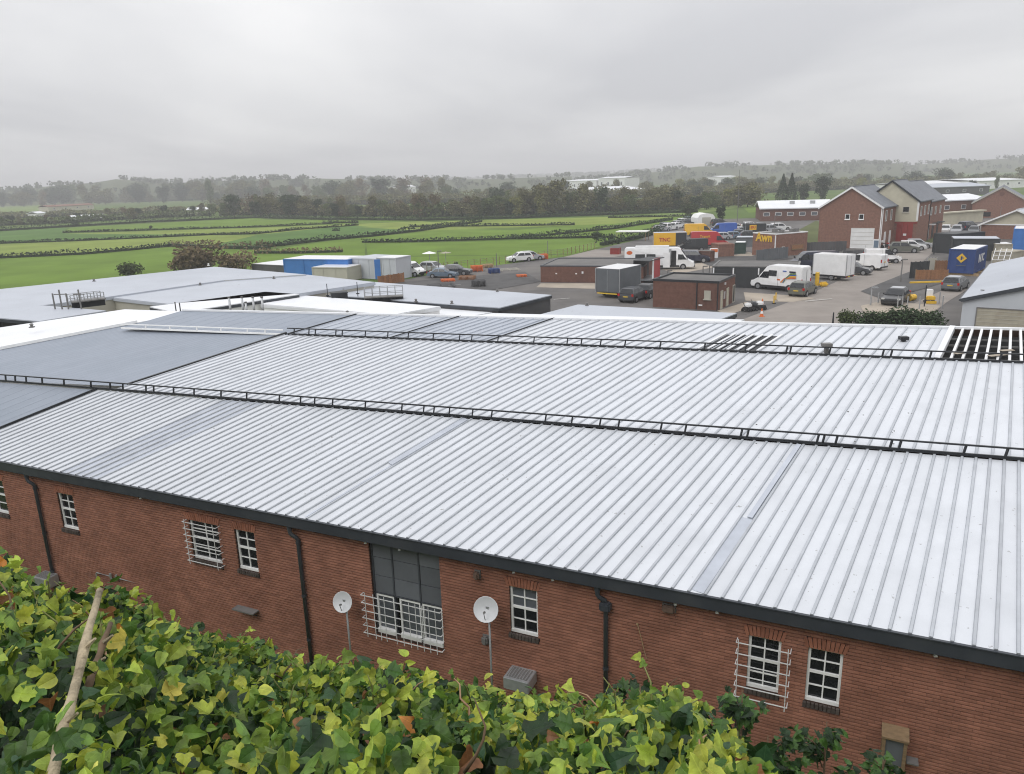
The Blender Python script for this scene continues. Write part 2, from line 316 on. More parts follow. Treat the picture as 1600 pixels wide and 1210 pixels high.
# opened bay with bare rafters
rf = bpy.data.objects.new('open_rafters', None); COL.objects.link(rf); rf.parent = hall; rf['label'] = 'uncovered dark roof bay with white rafters'
vv = [at(r2, tE)-[0, 0, .22], at(r2, tF)-[0, 0, .22], at(tp, m3(tF))-[0, 0, .22], at(tp, m3(tE))-[0, 0, .22]]
hb(MB().quad(*vv), 'sarking', 'dark_void', rf)
for i in range(12):
    t_ = tE+0.05+i*(tF-tE-0.1)/11
    hb(MB().bar(at(r2, t_)+[0, 0, .0], at(tp, m3(t_))+[0, 0, .0], 0.07, 0.13), 'rafter', 'white_bar', rf)
for k in range(1, 5):
    a, b = at(r2, tE)*(1-k/5)+at(tp, m3(tE))*k/5, at(r2, tF)*(1-k/5)+at(tp, m3(tF))*k/5
    hb(MB().bar(a-[0, 0, .13], b-[0, 0, .13], 0.04, 0.05), 'batten', 'plastic_grey', rf)
for (u, v_, l_, an) in ((.16, .18, .45, .4), (.45, .15, .6, .25), (.52, .3, .4, .1)):
    t_ = tE+(tF-tE)*u; c = at(r2, t_)*(1-v_)+at(tp, m3(t_))*v_
    hb(MB().box(c+[0, 0, .09], (l_, .16, .012), an), 'loose_offcut', 'concrete_pale', rf)
hb(MB().bar(at(r2, tE)+[0, 0, .1], at(tp, m3(tE))+[0, 0, .1], 0.16, 0.05), 'verge_flashing', 'roof_white')
# louvres on the far slope; black sheet laid over the panels paints their shaded gaps
lv = bpy.data.objects.new('louvre', None); COL.objects.link(lv); lv.parent = hall
ta, tb = t2f(1085, 556), t2f(1180, 560)
P = lambda t, v: at(r2, t)*(1-v)+at(tp, m3(t))*v
hb(MB().quad(P(ta, .05)+[0, 0, .055], P(tb, .05)+[0, 0, .055], P(tb, .55)+[0, 0, .055], P(ta, .55)+[0, 0, .055]), 'opening', 'black_metal', lv)
for i in range(7):
    t_ = ta+(tb-ta)*i/6; hb(MB().bar(P(t_, .03)+[0, 0, .085], P(t_, .57)+[0, 0, .085], 0.075, 0.03), 'slat', 'roof_white', lv)
# ridge capping of the far slope and back eave wall
hb(MB().bar(at(tp, m3(tA))+[0, 0, .06], at(tp, m3(tF))+[0, 0, .06], 0.16, 0.07), 'ridge_cap', 'roof_white')
back = np.array([-ng[0], -ng[1], 0])
# hull below the roofs: solid walls so that nothing is seen through
P4 = [at(g0, tb1-9)-ng*.4, at(g0, TW)-ng*.4, at(tp, m3(tF))+back*.3, at(tp, m3(tA))+back*.3]
def wallquad(a, b, za, zb): return MB().quad([a[0], a[1], -0.1], [b[0], b[1], -0.1], [b[0], b[1], zb], [a[0], a[1], za])
hb(wallquad(P4[2], P4[3], Z3-.05, Z3-.05), 'back_wall', 'mortar')
RV = [at(g0, TW), at(r1, te2), at(r2, tF), at(tp, m3(tF))]
mbv = MB(); pts = [np.array(p) for p in RV]
for a, b in zip(pts[:-1], pts[1:]): mbv.quad([a[0], a[1], -.1], [b[0], b[1], -.1], b-[0, 0, .08], a-[0, 0, .08])
hb(mbv, 'end_wall', 'mortar')
hb(MB().bar(pts[0]+[0, 0, .0], pts[1]+[0, 0, .05], .12, .16), 'verge_flashing', 'gutter_metal')
# guard rails
def guard(L, t0, t1, z, mat, posts, base=True, h=0.26, lab=None):
    g = bpy.data.objects.new('guard_rail', None); COL.objects.link(g); g.parent = hall
    if lab: g['label'] = lab
    nrm = np.array([L[1][1], -L[1][0], 0])
    a, b = at(L, t0), at(L, t1); a[2] = b[2] = z
    if base:
        hb(MB().bar(a+[0, 0, .032], b+[0, 0, .032], 0.045, 0.064), 'kick_plate', mat, g)
    hb(MB().bar(a+[0, 0, h], b+[0, 0, h], 0.045, 0.036), 'top_bar', mat, g)
    for t_ in posts:
        p = at(L, t_); p[2] = z; q = p+L[1]*.03
        hb(MB().bar(p+[0, 0, .066], q+[0, 0, h-.02], 0.05, 0.04), 'post', mat, g)
    return g
px1 = [10, 25, 42, 67, 101, 143, 173, 193, 229, 241, 272, 304, 346, 386, 437, 470, 492, 520, 571, 628, 662, 678, 702, 738, 768, 852, 893, 937, 966, 1032, 1070, 1157, 1167, 1276, 1285, 1305, 1390, 1404, 1505, 1570]
guard(r1, t1f(-60, 594), te2, Z1+.04, 'black_metal', [t1f(x, 598+.0775*x) for x in px1], lab='black lower guard rail')
px2 = [460, 483, 493, 525, 535, 571, 606, 638, 677, 718, 737, 778, 834, 886, 908, 938, 976, 1031, 1100, 1164, 1228, 1234, 1295, 1325, 1378, 1391, 1452, 1561]
guard(r2, t2f(450, 525), tF, Z2+.04, 'black_metal', [t2f(x, 525+.039*(x-450)) for x in px2], lab='black upper guard rail')
px3 = [255, 288, 325, 358, 395, 420]
guard(r2, t2f(222, 507), t2f(445, 524), Z2+.02, 'upvc', [t2f(x, 507+.075*(x-222)) for x in px3], base=True, h=.2, lab='white guard rail above the steel blue roof')
# flashing boxes along the two seams of the lower slope
if True:
    def on1(x, y):   # point of the lower slope seen at that pixel
        lo = None
        for k in range(0, 101):
            v = k/100; z = ZG+(Z1-ZG)*v; P_ = G(x, y, z)
            tq = par(g0, P_)
            # distance along the slope by interpolation between the two edge lines
            a = np.dot(gA-P_, ng); d1 = np.dot(P_-r1[0], np.array([r1[1][1], -r1[1][0], 0]))
            e = abs(a/(a+d1+1e-9)-v)
            if lo is None or e < lo[0]: lo = (e, P_)
        return lo[1]
    nP = int((TW-tb1)/RS); pw = (TW-tb1)/nP
    def strip(x, y, f0, f1, wd, sh=0.0, hgt=.012):     # flat cover strip lying in one pan of the lower slope
        t_ = tb1+(math.floor((tg(x, y)-tb1)/pw)+.5)*pw+sh; p, q = at(g0, t_), at(r1, m1(t_))
        hb(MB().bar(p+(q-p)*f0+[0, 0, hgt/2+.002], p+(q-p)*f1+[0, 0, hgt/2+.002], wd, hgt), 'seam_flashing', 'rooflight')
    strip(1087, 918, -.005, .44, .25); strip(1087, 918, .44, .99, .11, .06, .05); strip(478, 804, .5, .99, .25, 0, .04); strip(478, 804, 0, .5, .07, .06)
# small roof vents on the far slope
for (x, y, sz, mt) in ((1291, 549, .22, 'plastic_grey'), (1411, 538, .2, 'black_metal'), (1262, 480, .2, 'black_metal')):
    if y < 500: continue
    c = G(x, y, 7.05); 
    hb(MB().box(c+[0, 0, .05], (sz*.5, sz*.5, .22)), 'vent_pipe', mt); hb(MB().box(c+[0, 0, .2], (sz*1.3, sz, .1)), 'vent_cowl', mt)
# bird droppings and debris specks stay material; a few real bits on the roof
for k in range(26):
    x, y = random.uniform(1150, 1590), random.uniform(590, 700)
    z = Z1+(Z2-Z1)*(705-y)/140
    c = G(x, y, z+.035); r = random.uniform(.01, .022)
    hb(MB().box(c, (r*2, r, r), random.random()*3), 'debris', 'plastic_grey')
# ---- gutter
wsl = lambda s, z, o=0.0: np.array([gA[0]+dg[0]*s+ng[0]*o, gA[1]+dg[1]*s+ng[1]*o, z])
def wbox(mb, s0, s1, z0, z1, o0, o1):
    P = [wsl(s, z, o) for s in (s0, s1) for o in (o0, o1) for z in (z0, z1)]
    return mb.add(P, [(0, 1, 3, 2), (4, 6, 7, 5), (0, 4, 5, 1), (2, 3, 7, 6), (0, 2, 6, 4), (1, 5, 7, 3)])
SL = tb1-9
gut = hb(wbox(wbox(wbox(MB(), SL, TW+.12, 4.19, 4.22, -.14, .10), SL, TW+.12, 4.22, 4.46, .07, .1), SL, TW+.12, 4.22, 4.42, -.14, -.11), 'gutter', 'gutter_metal')
gl = hb(wbox(MB(), SL, TW+.12, 4.462, 4.485, .06, .125), 'gutter_lip', 'gutter_metal')
# ---- wall and windows
WO = -0.15; WA = wsl(0, 0, WO)
def ws(x, y): P_ = onp(x, y, WA, ng); return float(np.dot(P_-gA, dg)), float(P_[2])
WT, WBm = 3.66, 2.47
wins = []
for nm, xl, xr, yc in (('a', -22, 11, 790), ('b', 93, 117, 797), ('c', 299, 343, 848), ('d', 370, 400, 862), ('e', 797, 840, 966), ('f', 1167, 1218, 1047), ('g', 1259, 1314, 1067)):
    wins.append([nm, ws(xl, yc)[0], ws(xr, yc)[0], WBm, WT])
bigS0, bigS1 = ws(582, 930)[0], ws(689, 930)[0]
wins.append(['big', bigS0, bigS1, 1.55, 4.15])
SR = ws(1600, 1100)[0]+.9
wall = bpy.data.objects.new('wall', None); COL.objects.link(wall); wall.parent = hall
# mortar bed with openings
zs = sorted({-0.2, 4.3, *[w_[3] for w_ in wins], *[w_[4] for w_ in wins]}); mb = MB()
for za, zb in zip(zs[:-1], zs[1:]):
    op = sorted([(w_[1], w_[2]) for w_ in wins if w_[3] <= za+1e-6 and w_[4] >= zb-1e-6]); s = SL
    for a, b in op+[(SR, None)]:
        mb.quad(wsl(s, za, WO-.030), wsl(a, za, WO-.030), wsl(a, zb, WO-.030), wsl(s, zb, WO-.030)); s = b
for w_ in wins:
    s0, s1, z0, z1 = w_[1:]; o0, o1 = WO-.029, WO-.30
    mb.quad(wsl(s0, z0, o0), wsl(s0, z1, o0), wsl(s0, z1, o1), wsl(s0, z0, o1)); mb.quad(wsl(s1, z1, o0), wsl(s1, z0, o0), wsl(s1, z0, o1), wsl(s1, z1, o1))
    mb.quad(wsl(s0, z1, o0), wsl(s1, z1, o0), wsl(s1, z1, o1), wsl(s0, z1, o1)); mb.quad(wsl(s1, z0, o0), wsl(s0, z0, o0), wsl(s0, z0, o1), wsl(s1, z0, o1))
hb(mb, 'mortar_bed', 'mortar', wall)
CH, BL = 0.075, 0.225; bricks = []
z = 0.0; ci = 0
while z < 4.28:
    z1 = z+CH-.019; zc = (z+z1)/2
    op = sorted([(w_[1]-.002, w_[2]+.002) for w_ in wins if w_[3] < z1-.004 and w_[4] > z+.004]+
                [(w_[1]-.052, w_[2]+.052) for w_ in wins if w_[0] != 'big' and w_[4] <= zc < w_[4]+.20]+
                [(w_[1]-.03, w_[2]+.03) for w_ in wins if w_[0] != 'big' and w_[3]-.12 <= zc < w_[3]]); s = -4.2
    for a, b in op+[(SR, None)]:
        k = math.floor((s-(ci % 2)*BL/2)/BL)
        while True:
            b0 = k*BL+(ci % 2)*BL/2; b1 = b0+BL-.0035; k += 1
            if b0 >= a: break
            c0, c1 = max(b0, s), min(b1, a)
            if c1-c0 > .015: bricks.append((c0, c1, z, z1))
        s = b
    z += CH; ci += 1
def brick_geo(b):
    j = random.uniform(-.002, .002); o0, o1 = WO-.030, WO+j
    c = .004; e = .0005; P = [wsl(b[0], b[2], o0), wsl(b[1], b[2], o0), wsl(b[1], b[3], o0), wsl(b[0], b[3], o0), wsl(b[0]+e, b[2]+c, o1), wsl(b[1]-e, b[2]+c, o1), wsl(b[1]-e, b[3]-c, o1), wsl(b[0]+e, b[3]-c, o1)]
    return [p-HO for p in P], [(4, 5, 6, 7), (0, 1, 5, 4), (1, 2, 6, 5), (2, 3, 7, 6), (3, 0, 4, 7)]
def pxof(P_): q = P_-CP; d = np.dot(q, CF); return 800+FPX*np.dot(q, CR)/d, 605-FPX*np.dot(q, CU)/d, d
cand = []
for i, b in enumerate(bricks):
    x, y, d = pxof(wsl((b[0]+b[1])/2, (b[2]+b[3])/2, WO))
    if 1325 < x < 1590 and 1030 < y < 1208 and b[1]-b[0] > .2: cand.append((d, i))
near = {i for d, i in sorted(cand)[:300]}
V = []; F = []; T = []
for i, b in enumerate(bricks):
    v, f = brick_geo(b); tone = random.random()
    if random.random() < .05: tone = random.choice((-.6, -.35, 1.4))
    if i in near:
        o = mesh_obj('brick', v, f, 'brick', wall); at_ = o.data.attributes.new('tone', 'FLOAT', 'FACE'); at_.data.foreach_set('value', [tone]*5)
    else:
        k = len(V); V += v; F += [tuple(q+k for q in ff) for ff in f]; T += [tone]*5
o = mesh_obj('brickwork', V, F, 'brick', wall); o['kind'] = 'stuff'; at_ = o.data.attributes.new('tone', 'FLOAT', 'FACE'); at_.data.foreach_set('value', T)
def window(nm, s0, s1, z0, z1, upper='glass_dark'):
    wn = bpy.data.objects.new('window', None); COL.objects.link(wn); wn.parent = hall
    o0, o1 = WO-.13, WO-.07; fr = MB(); t = .05
    wbox(fr, s0, s1, z0, z0+t+.02, o0, o1+.02); wbox(fr, s0, s1, z1-t, z1, o0, o1); wbox(fr, s0, s0+t, z0+t+.02, z1-t, o0, o1); wbox(fr, s1-t, s1, z0+t+.02, z1-t, o0, o1)
    zm = z0+(z1-z0)*.54; wbox(fr, s0+t, s1-t, zm-.028, zm+.028, o0, o1-.005)
    sm = (s0+s1)/2; wbox(fr, sm-.013, sm+.013, z0+t+.02, zm-.028, o0+.01, o1-.012); wbox(fr, sm-.013, sm+.013, zm+.028, z1-t, o0+.01, o1-.012)
    lo, hi = (z0+t+.02+zm-.028)/2, (zm+.028+z1-t)/2
    for zz in (lo, hi):
        for a, b in ((s0+t, sm-.013), (sm+.013, s1-t)): wbox(fr, a, b, zz-.011, zz+.011, o0+.01, o1-.014)
    hb(fr, 'frame', 'upvc', wn)
    for a, b in ((s0+t, sm-.013), (sm+.013, s1-t)):
        for za, zb, g_ in ((z0+t+.02, lo-.011, 'glass_dark'), (lo+.011, zm-.028, 'glass_dark'), (zm+.028, hi-.011, upper), (hi+.011, z1-t, upper)):
            hb(wbox(MB(), a-.004, b+.004, za-.004, zb+.004, o0+.015, o0+.021), 'pane', g_, wn)
    # soldier arch, splayed
    n = max(4, int((s1-s0+.16)/.075))
    for i in range(n):
        a0, a1 = s0-.05+(s1-s0+.1)*i/n, s0-.05+(s1-s0+.1)*(i+1)/n-.011; c = (s0+s1)/2; sp = 1.16
        A0, A1 = c+(a0-c)*sp, c+(a1-c)*sp; j = random.uniform(.008, .015); bow = .03*(1-((a0+a1)/2-c)**2/((s1-s0)/2+.05)**2)
        zb, zt = z1+.004, z1+.2+bow
        P_ = [wsl(a0, zb, WO-.030), wsl(a1, zb, WO-.030), wsl(A1, zt, WO-.030), wsl(A0, zt, WO-.030), wsl(a0, zb, WO+j), wsl(a1, zb, WO+j), wsl(A1, zt, WO+j), wsl(A0, zt, WO+j)]
        hb(MB().add(P_, [(4, 5, 6, 7), (0, 1, 5, 4), (1, 2, 6, 5), (2, 3, 7, 6), (3, 0, 4, 7)]), 'brick', 'brick_arch', wn)
    ns = max(4, int((s1-s0+.06)/.075))
    for i in range(ns):
        a0, a1 = s0-.03+(s1-s0+.06)*i/ns, s0-.03+(s1-s0+.06)*(i+1)/ns-.014
        hb(wbox(MB(), a0, a1, z0-.115, z0-.004, WO-.012, WO+.045+random.uniform(-.004, .004)), 'brick', 'brick_sill', wn)
    return wn
for w_ in wins:
    if w_[0] == 'big': continue
    window(*w_, upper='glass_grey' if w_[0] == 'e' else 'glass_dark')
# ---- big panelled opening
cwp = bpy.data.objects.new('curtain_wall', None); COL.objects.link(cwp); cwp.parent = hall; cwp['label'] = 'tall opening with grey panels over white-framed windows'
s0, s1 = bigS0, bigS1; zb, zm, zt = 1.55, 2.63, 4.15
cs = [s0+.02, s0+(s1-s0)*.30, s0+(s1-s0)*.68, s1-.02]; rz_ = [zm+.03, zm+.5, zm+1.0, zt]
fr = MB()
wbox(fr, s0, s1, zm, zm+.03, WO-.2, WO-.085)
for c in cs: wbox(fr, c-.02, c+.02, zb, zt, WO-.2, WO-.085)
hb(fr, 'frame', 'panel_frame', cwp)
for i in range(3):
    for j in range(3):
        hb(wbox(MB(), cs[i]+.024, cs[i+1]-.024, rz_[j]+.01, rz_[j+1]-.01, WO-.2, WO-.105+random.uniform(-.004, .004)), 'panel', 'panel_grey', cwp)
for i in range(3):
    a, b = cs[i]+.03+(0.1 if i == 1 else 0), cs[i+1]-.03
    f2 = MB(); wbox(f2, a, b, zb+.0, zb+.12, WO-.19, WO-.05); wbox(f2, a, b, zm-.06, zm-.01, WO-.19, WO-.10)
    for c in (a, b-.032): wbox(f2, c, c+.032, zb+.12, zm-.06, WO-.19, WO-.10)
    hb(f2, 'window_frame', 'upvc', cwp)
    hb(wbox(MB(), a+.05, b-.05, zb+.12, zm-.06, WO-.19, WO-.15), 'pane', 'glass_grey', cwp)
# ---- security grilles
def grille(s0, s1, z0, z1, nh, vs_, so, lab, xbars=0):
    g = thing('window_grille', lab, 'grille', wsl((s0+s1)/2, z0, WO), math.atan2(dg[1], dg[0]))
    O = np.array(g.location); Rz = np.array(Matrix.Rotation(-g.rotation_euler[2], 3, 'Z'))
    def gb(mb, name):
        mb.v = [tuple(Rz @ (np.array(v)-O)) for v in mb.v]; return mb.build(name, 'white_bar', g)
    of = WO+so
    for k in range(nh):
        z_ = z0+.03+(z1-z0-.06)*k/(nh-1); r_ = .008
        m_ = MB().bar(wsl(s0, z_, of), wsl(s1, z_, of), r_*2)
        m_.bar(wsl(s1-.011, z_, of-.012), wsl(s1-.011, z_, WO), r_*2); m_.bar(wsl(s0+.011, z_, of-.012), wsl(s0+.011, z_, WO), r_*2)
        gb(m_, 'bar')
    for v_ in vs_: gb(MB().bar(wsl(s0+(s1-s0)*v_, z0-.06, of+.014), wsl(s0+(s1-s0)*v_, z1+.06, of+.014), .014), 'bar')
W = {w_[0]: w_ for w_ in wins}
grille(W['c'][1]-.06, W['c'][2]+.10, WBm-.02, WT+.02, 7, (.08, .92), .16, 'white bar grille over the left double window near the end downpipe')
grille(W['f'][1]-.22, W['f'][2]+.20, WBm-.17, WT-.08, 6, (.05, .95), .17, 'white bar grille over the right-hand window beside a plain window')
grille(bigS0-.28, bigS1+.02, zb-.02, zm+.02, 6, (.06, .17, .24, .31, .44, .53, .62, .70, .78, .86, .94), .12, 'wide white bar grille across the big panelled opening')
# ---- downpipes
def downpipe(x, y, lab, hop=False):
    s, _ = ws(x, y); d = bpy.data.objects.new('downpipe', None); COL.objects.link(d); d.parent = hall; d['label'] = lab
    r = .052
    hb(MB().tube([wsl(s-.16, 4.17, .0), wsl(s-.16, 3.98, .0), wsl(s-.13, 3.92, -.01), wsl(s-.02, 3.84, -.05), wsl(s, 3.76, -.08), wsl(s, 0, -.08)], r, 10), 'pipe', 'gutter_metal', d, smooth=True)
    for z_ in (3.72, 2.2, .9): hb(MB().tube([wsl(s, z_, -.08), wsl(s, z_-.06, -.08)], r*1.25, 10), 'collar', 'gutter_metal', d)
    hb(MB().tube([wsl(s-.16, 4.18, 0), wsl(s-.16, 4.06, 0)], r*1.25, 10), 'collar', 'gutter_metal', d)
    if hop: hb(wbox(MB(), s-.12, s+.12, 3.60, 3.79, -.15, .04), 'hopper', 'gutter_metal', d, bevel=.03)
downpipe(70, 820, 'black downpipe at the left end of the wall'); downpipe(478, 930, 'black downpipe left of the small satellite dish'); downpipe(948, 1000, 'black downpipe with a hopper head', True)
# ---- fittings on the wall (things of their own)
def wthing(name, lab, cat, x, y, off=0.0):
    s, z = ws(x, y); return thing(name, lab, cat, wsl(s, z, WO+off), math.atan2(dg[1], dg[0])), s, z
# local frame of those things: x along the wall to the right, -y towards the camera, z up
def dish(x, y, r, lab, xb, yb):
    t, s, z = wthing('satellite_dish', lab, 'satellite dish', x, y, .38)
    n = 20; prof = [(0.0, 0), (r*.35, r*.03), (r*.7, r*.12), (r, r*.25)]
    m = MB(); lathe(m, prof, n); lathe(m, [(r, r*.25), (r*1.03, r*.25), (r*1.03, r*.2), (r*.7, r*.07), (0.0, -.02)], n)
    Rm = Matrix.Rotation(math.radians(8), 3, 'Z') @ Matrix.Rotation(math.radians(68), 3, 'X')
    m.v = [tuple(Rm @ Vector(v)) for v in m.v]; m.build('reflector', 'dish_white', t, smooth=True)
    a = Rm @ Vector((0, -r*.8, r*.2)); b = Rm @ Vector((0, -.05, r*.75))
    MB().tube([a, b], .009, 6).build('feed_arm', 'plastic_grey', t); MB().tube([b, b+(Rm @ Vector((0, 0, -.07)))], [.02, .028], 8).build('receiver', 'plastic_grey', t)
    MB().tube([(0.02, .06, -.02), (0.02, .06, -z+.02)], .026, 8).build('mast', 'galv', t, smooth=True); box('clamp', (0.01, .035, 0), (.07, .07, .12), 'galv', t)
dish(551, 929, .255, 'small white satellite dish on a mast left of the big panelled opening', 557, 1005); dish(772, 939, .285, 'larger white satellite dish on a mast beside the grey-paned window', 776, 1040)
def bulkhead(x, y, lab, wd, hg, dp, mat, rnd_=False):
    t, s, z = wthing('wall_lamp', lab, 'lamp', x, y)
    box('back_plate', (0, -.015, 0), (wd*1.05, .03, hg*1.05), 'plastic_grey', t)
    m = MB().box((0, -.03-dp/2, 0), (wd, dp, hg)).build('lens', mat, t, bevel=min(wd, hg, dp)*.32)
bulkhead(747, 897, 'small brown oval bulkhead lamp right of the big panelled opening', .14, .2, .12, 'lamp_brown'); bulkhead(760, 998, 'grey oval bulkhead lamp below the larger satellite dish', .15, .22, .12, 'plastic_grey'); bulkhead(1046, 949, 'brown rectangular bulkhead lamp near the hopper head', .27, .17, .1, 'lamp_brown')
def aircon(x, y, lab, wd, dp, hg):
    t, s, z = wthing('air_conditioner', lab, 'air conditioner', x, y, .03)
    box('casing', (0, -dp/2, -hg/2), (wd, dp, hg), 'galv', t, bevel=.015); box('top_grille', (0, -dp/2, .004), (wd*.8, dp*.75, .012), 'plastic_grey', t)
    for k in range(7): box('slat', (-wd*.34+wd*.113*k, -dp/2, .016), (.018, dp*.72, .012), 'galv', t)
    for sx in (-1, 1): box('bracket', (sx*wd*.38, -dp/2+.02, -hg-.02), (.04, dp*.9, .035), 'galv', t)
aircon(820, 1042, 'flat-topped white air conditioner under the grey-paned window', .62, .5, .3); aircon(82, 893, 'white framed air conditioner at the foot of the left downpipe', .62, .45, .35)
t, s, z = wthing('wall_shelf', 'dark narrow metal shelf on the wall left of the middle downpipe', 'shelf', 388, 950, .0)
box('top', (0, -.12, 0), (.75, .24, .035), 'plastic_grey', t)
for sx in (-.28, .28): MB().bar((sx, -.2, -.02), (sx, 0, -.18), .025).build('bracket', 'black_metal', t)
t, s, z = wthing('timber_box', 'timber-framed box with a dark front hung low on the wall', 'box', 1396, 1162, .0)
wd, hg, dp = .42, .62, .26
MB().box((-wd/2+.03, -dp/2, 0), (.06, dp, hg)).box((wd/2-.03, -dp/2, 0), (.06, dp, hg)).box((0, -dp/2, -hg/2-.02), (wd, dp, .04)).build('frame', 'timber', t)
MB().add([(-wd/2-.02, 0, hg/2+.10), (wd/2+.02, 0, hg/2+.10), (wd/2+.02, -dp-.04, hg/2+.01), (-wd/2-.02, -dp-.04, hg/2+.01), (-wd/2-.02, 0, hg/2+.06), (wd/2+.02, 0, hg/2+.06), (wd/2+.02, -dp-.04, hg/2-.03), (-wd/2-.02, -dp-.04, hg/2-.03)], [(3, 2, 1, 0), (4, 5, 6, 7), (0, 1, 5, 4), (1, 2, 6, 5), (2, 3, 7, 6), (3, 0, 4, 7)]).build('lid', 'timber', t)
box('front_panel', (0, -dp+.05, 0), (wd-.12, .02, hg-.02), 'panel_grey', t); box('side_tray', (wd/2+.12, -dp/2, -.18), (.2, .2, .03), 'plastic_grey', t); box('tray_arm', (wd/2+.02, -dp/2, -.21), (.12, .03, .03), 'plastic_grey', t)
t, s, z = wthing('wall_pipe', 'thin grey pipe run along the wall above the hedge', 'pipe', 180, 905, .06)
MB().tube([(-.75, 0, -.35), (-.75, 0, .06), (-.72, 0, .1), (-.1, 0, .1), (-.1, 0, .02), (.1, 0, .02), (.1, 0, .1), (1.0, 0, .1)], .022, 8).build('run', 'galv', t)
for q in (-.1, .15): MB().tube([(q, 0, .02), (q, 0, .2)], .035, 8).build('valve', 'galv', t)
ORD = 'first second third fourth fifth sixth seventh eighth ninth tenth eleventh twelfth thirteenth fourteenth fifteenth sixteenth seventeenth eighteenth nineteenth twentieth'.split()
for i, (x, y) in enumerate(((223, 770), (575, 849), (627, 849), (805, 885), (866, 893), (1057, 938), (1122, 945), (1462, 1012))):
    s, z = ws(x, y); t = thing('cable_clip', ORD[i]+' small white fixing from the left under the gutter', 'clip', wsl(s, 4.12, -.05), 0, 'white fixings under the gutter')
    box('bracket', (0, 0, 0), (.03, .03, .07), 'upvc', t); box('foot', (0, 0, -.045), (.06, .05, .02), 'upvc', t)
s, z = ws(1003, 1000); t = thing('wall_cable', 'thin pale loose cable hanging on the bricks right of the hopper downpipe', 'cable', wsl(s, z, WO+.012), math.atan2(dg[1], dg[0]))
MB().tube([(-.1, 0, .36), (-.05, -.01, .2), (0, 0, 0), (.05, -.01, -.2), (.11, 0, -.42)], .008, 6).build('strand', 'timber_pale', t); box('clip', (-.1, 0, .36), (.04, .03, .04), 'timber_pale', t)
# ------------------------------------------------------------------ fields, hedgerows, trees, hills
def fieldmat(n, c): M(n, c, 0.95, 0.2, 0.08, detail=12, spec=0.08, stain=tuple(v*.8 for v in c), stain_scale=0.03, stain_amt=0.4, world=True)
fieldmat('field_bright', (0.125, 0.195, 0.032)); fieldmat('field_yellow', (0.19, 0.24, 0.055)); fieldmat('field_deep', (0.085, 0.155, 0.038)); fieldmat('field_far', (0.16, 0.22, 0.06)); fieldmat('field_tan', (0.26, 0.21, 0.12)); fieldmat('field_rough', (0.10, 0.115, 0.045))
def field(px, z, m): return pxsheet('field', px, z, m)
field([(-260, 480), (-260, 412), (0, 403), (140, 397), (270, 386), (420, 392), (600, 402), (900, 398), (700, 425), (420, 445), (300, 500)], -0.0215, 'field_bright')
field([(-260, 411), (-260, 392), (0, 382), (200, 374), (330, 368), (400, 368), (330, 384), (270, 384.5), (140, 396), (0, 402)], -0.0190, 'field_yellow')
field([(-260, 391), (-260, 372), (0, 361), (105, 356), (98, 364.5), (330, 367), (200, 373), (0, 381)], -0.0165, 'field_deep')
field([(99, 364), (110, 356), (230, 350), (400, 340.5), (420, 344), (660, 345), (520, 351), (400, 356), (230, 361)], -0.0140, 'field_bright')
field([(100, 365.5), (230, 361.5), (400, 356.5), (520, 351.5), (660, 346), (700, 350), (560, 357), (400, 366.5), (331, 367)], -0.0115, 'field_yellow')
field([(332, 384), (402, 367.5), (540, 353), (640, 355), (655, 360), (510, 376), (400, 389), (345, 389)], -0.0090, 'field_deep')
field([(420, 391), (515, 377), (655, 363), (700, 357), (800, 360), (900, 352), (1085, 337), (1060, 345), (960, 370), (570, 381), (570, 401)], -0.0065, 'field_bright')
field([(575, 401), (572, 381), (700, 379), (800, 376), (962, 372), (1040, 353), (900, 397)], -0.0040, 'field_bright')
field([(560, 355), (700, 346), (800, 343), (1080, 336), (960, 350), (800, 356), (660, 361)], -0.0015, 'field_yellow')
field([(-250, 334), (-250, 326), (0, 323), (150, 316), (150, 319), (60, 330), (0, 333)], 0.0010, 'field_far'); field([(470, 331), (560, 327), (700, 323), (700, 328), (600, 332), (480, 336)], 0.0035, 'field_tan')
field([(760, 327), (810, 321), (830, 321), (780, 328)], 0.0060, 'field_far'); field([(1000, 335), (1090, 325), (1200, 312), (1210, 316), (1110, 331), (1060, 337)], 0.0085, 'field_far'); field([(1160, 323), (1240, 318), (1240, 328), (1170, 333)], 0.0110, 'field_bright')
field([(1225, 366), (1275, 348), (1290, 352), (1276, 362), (1250, 375)], 0.0135, 'field_bright')
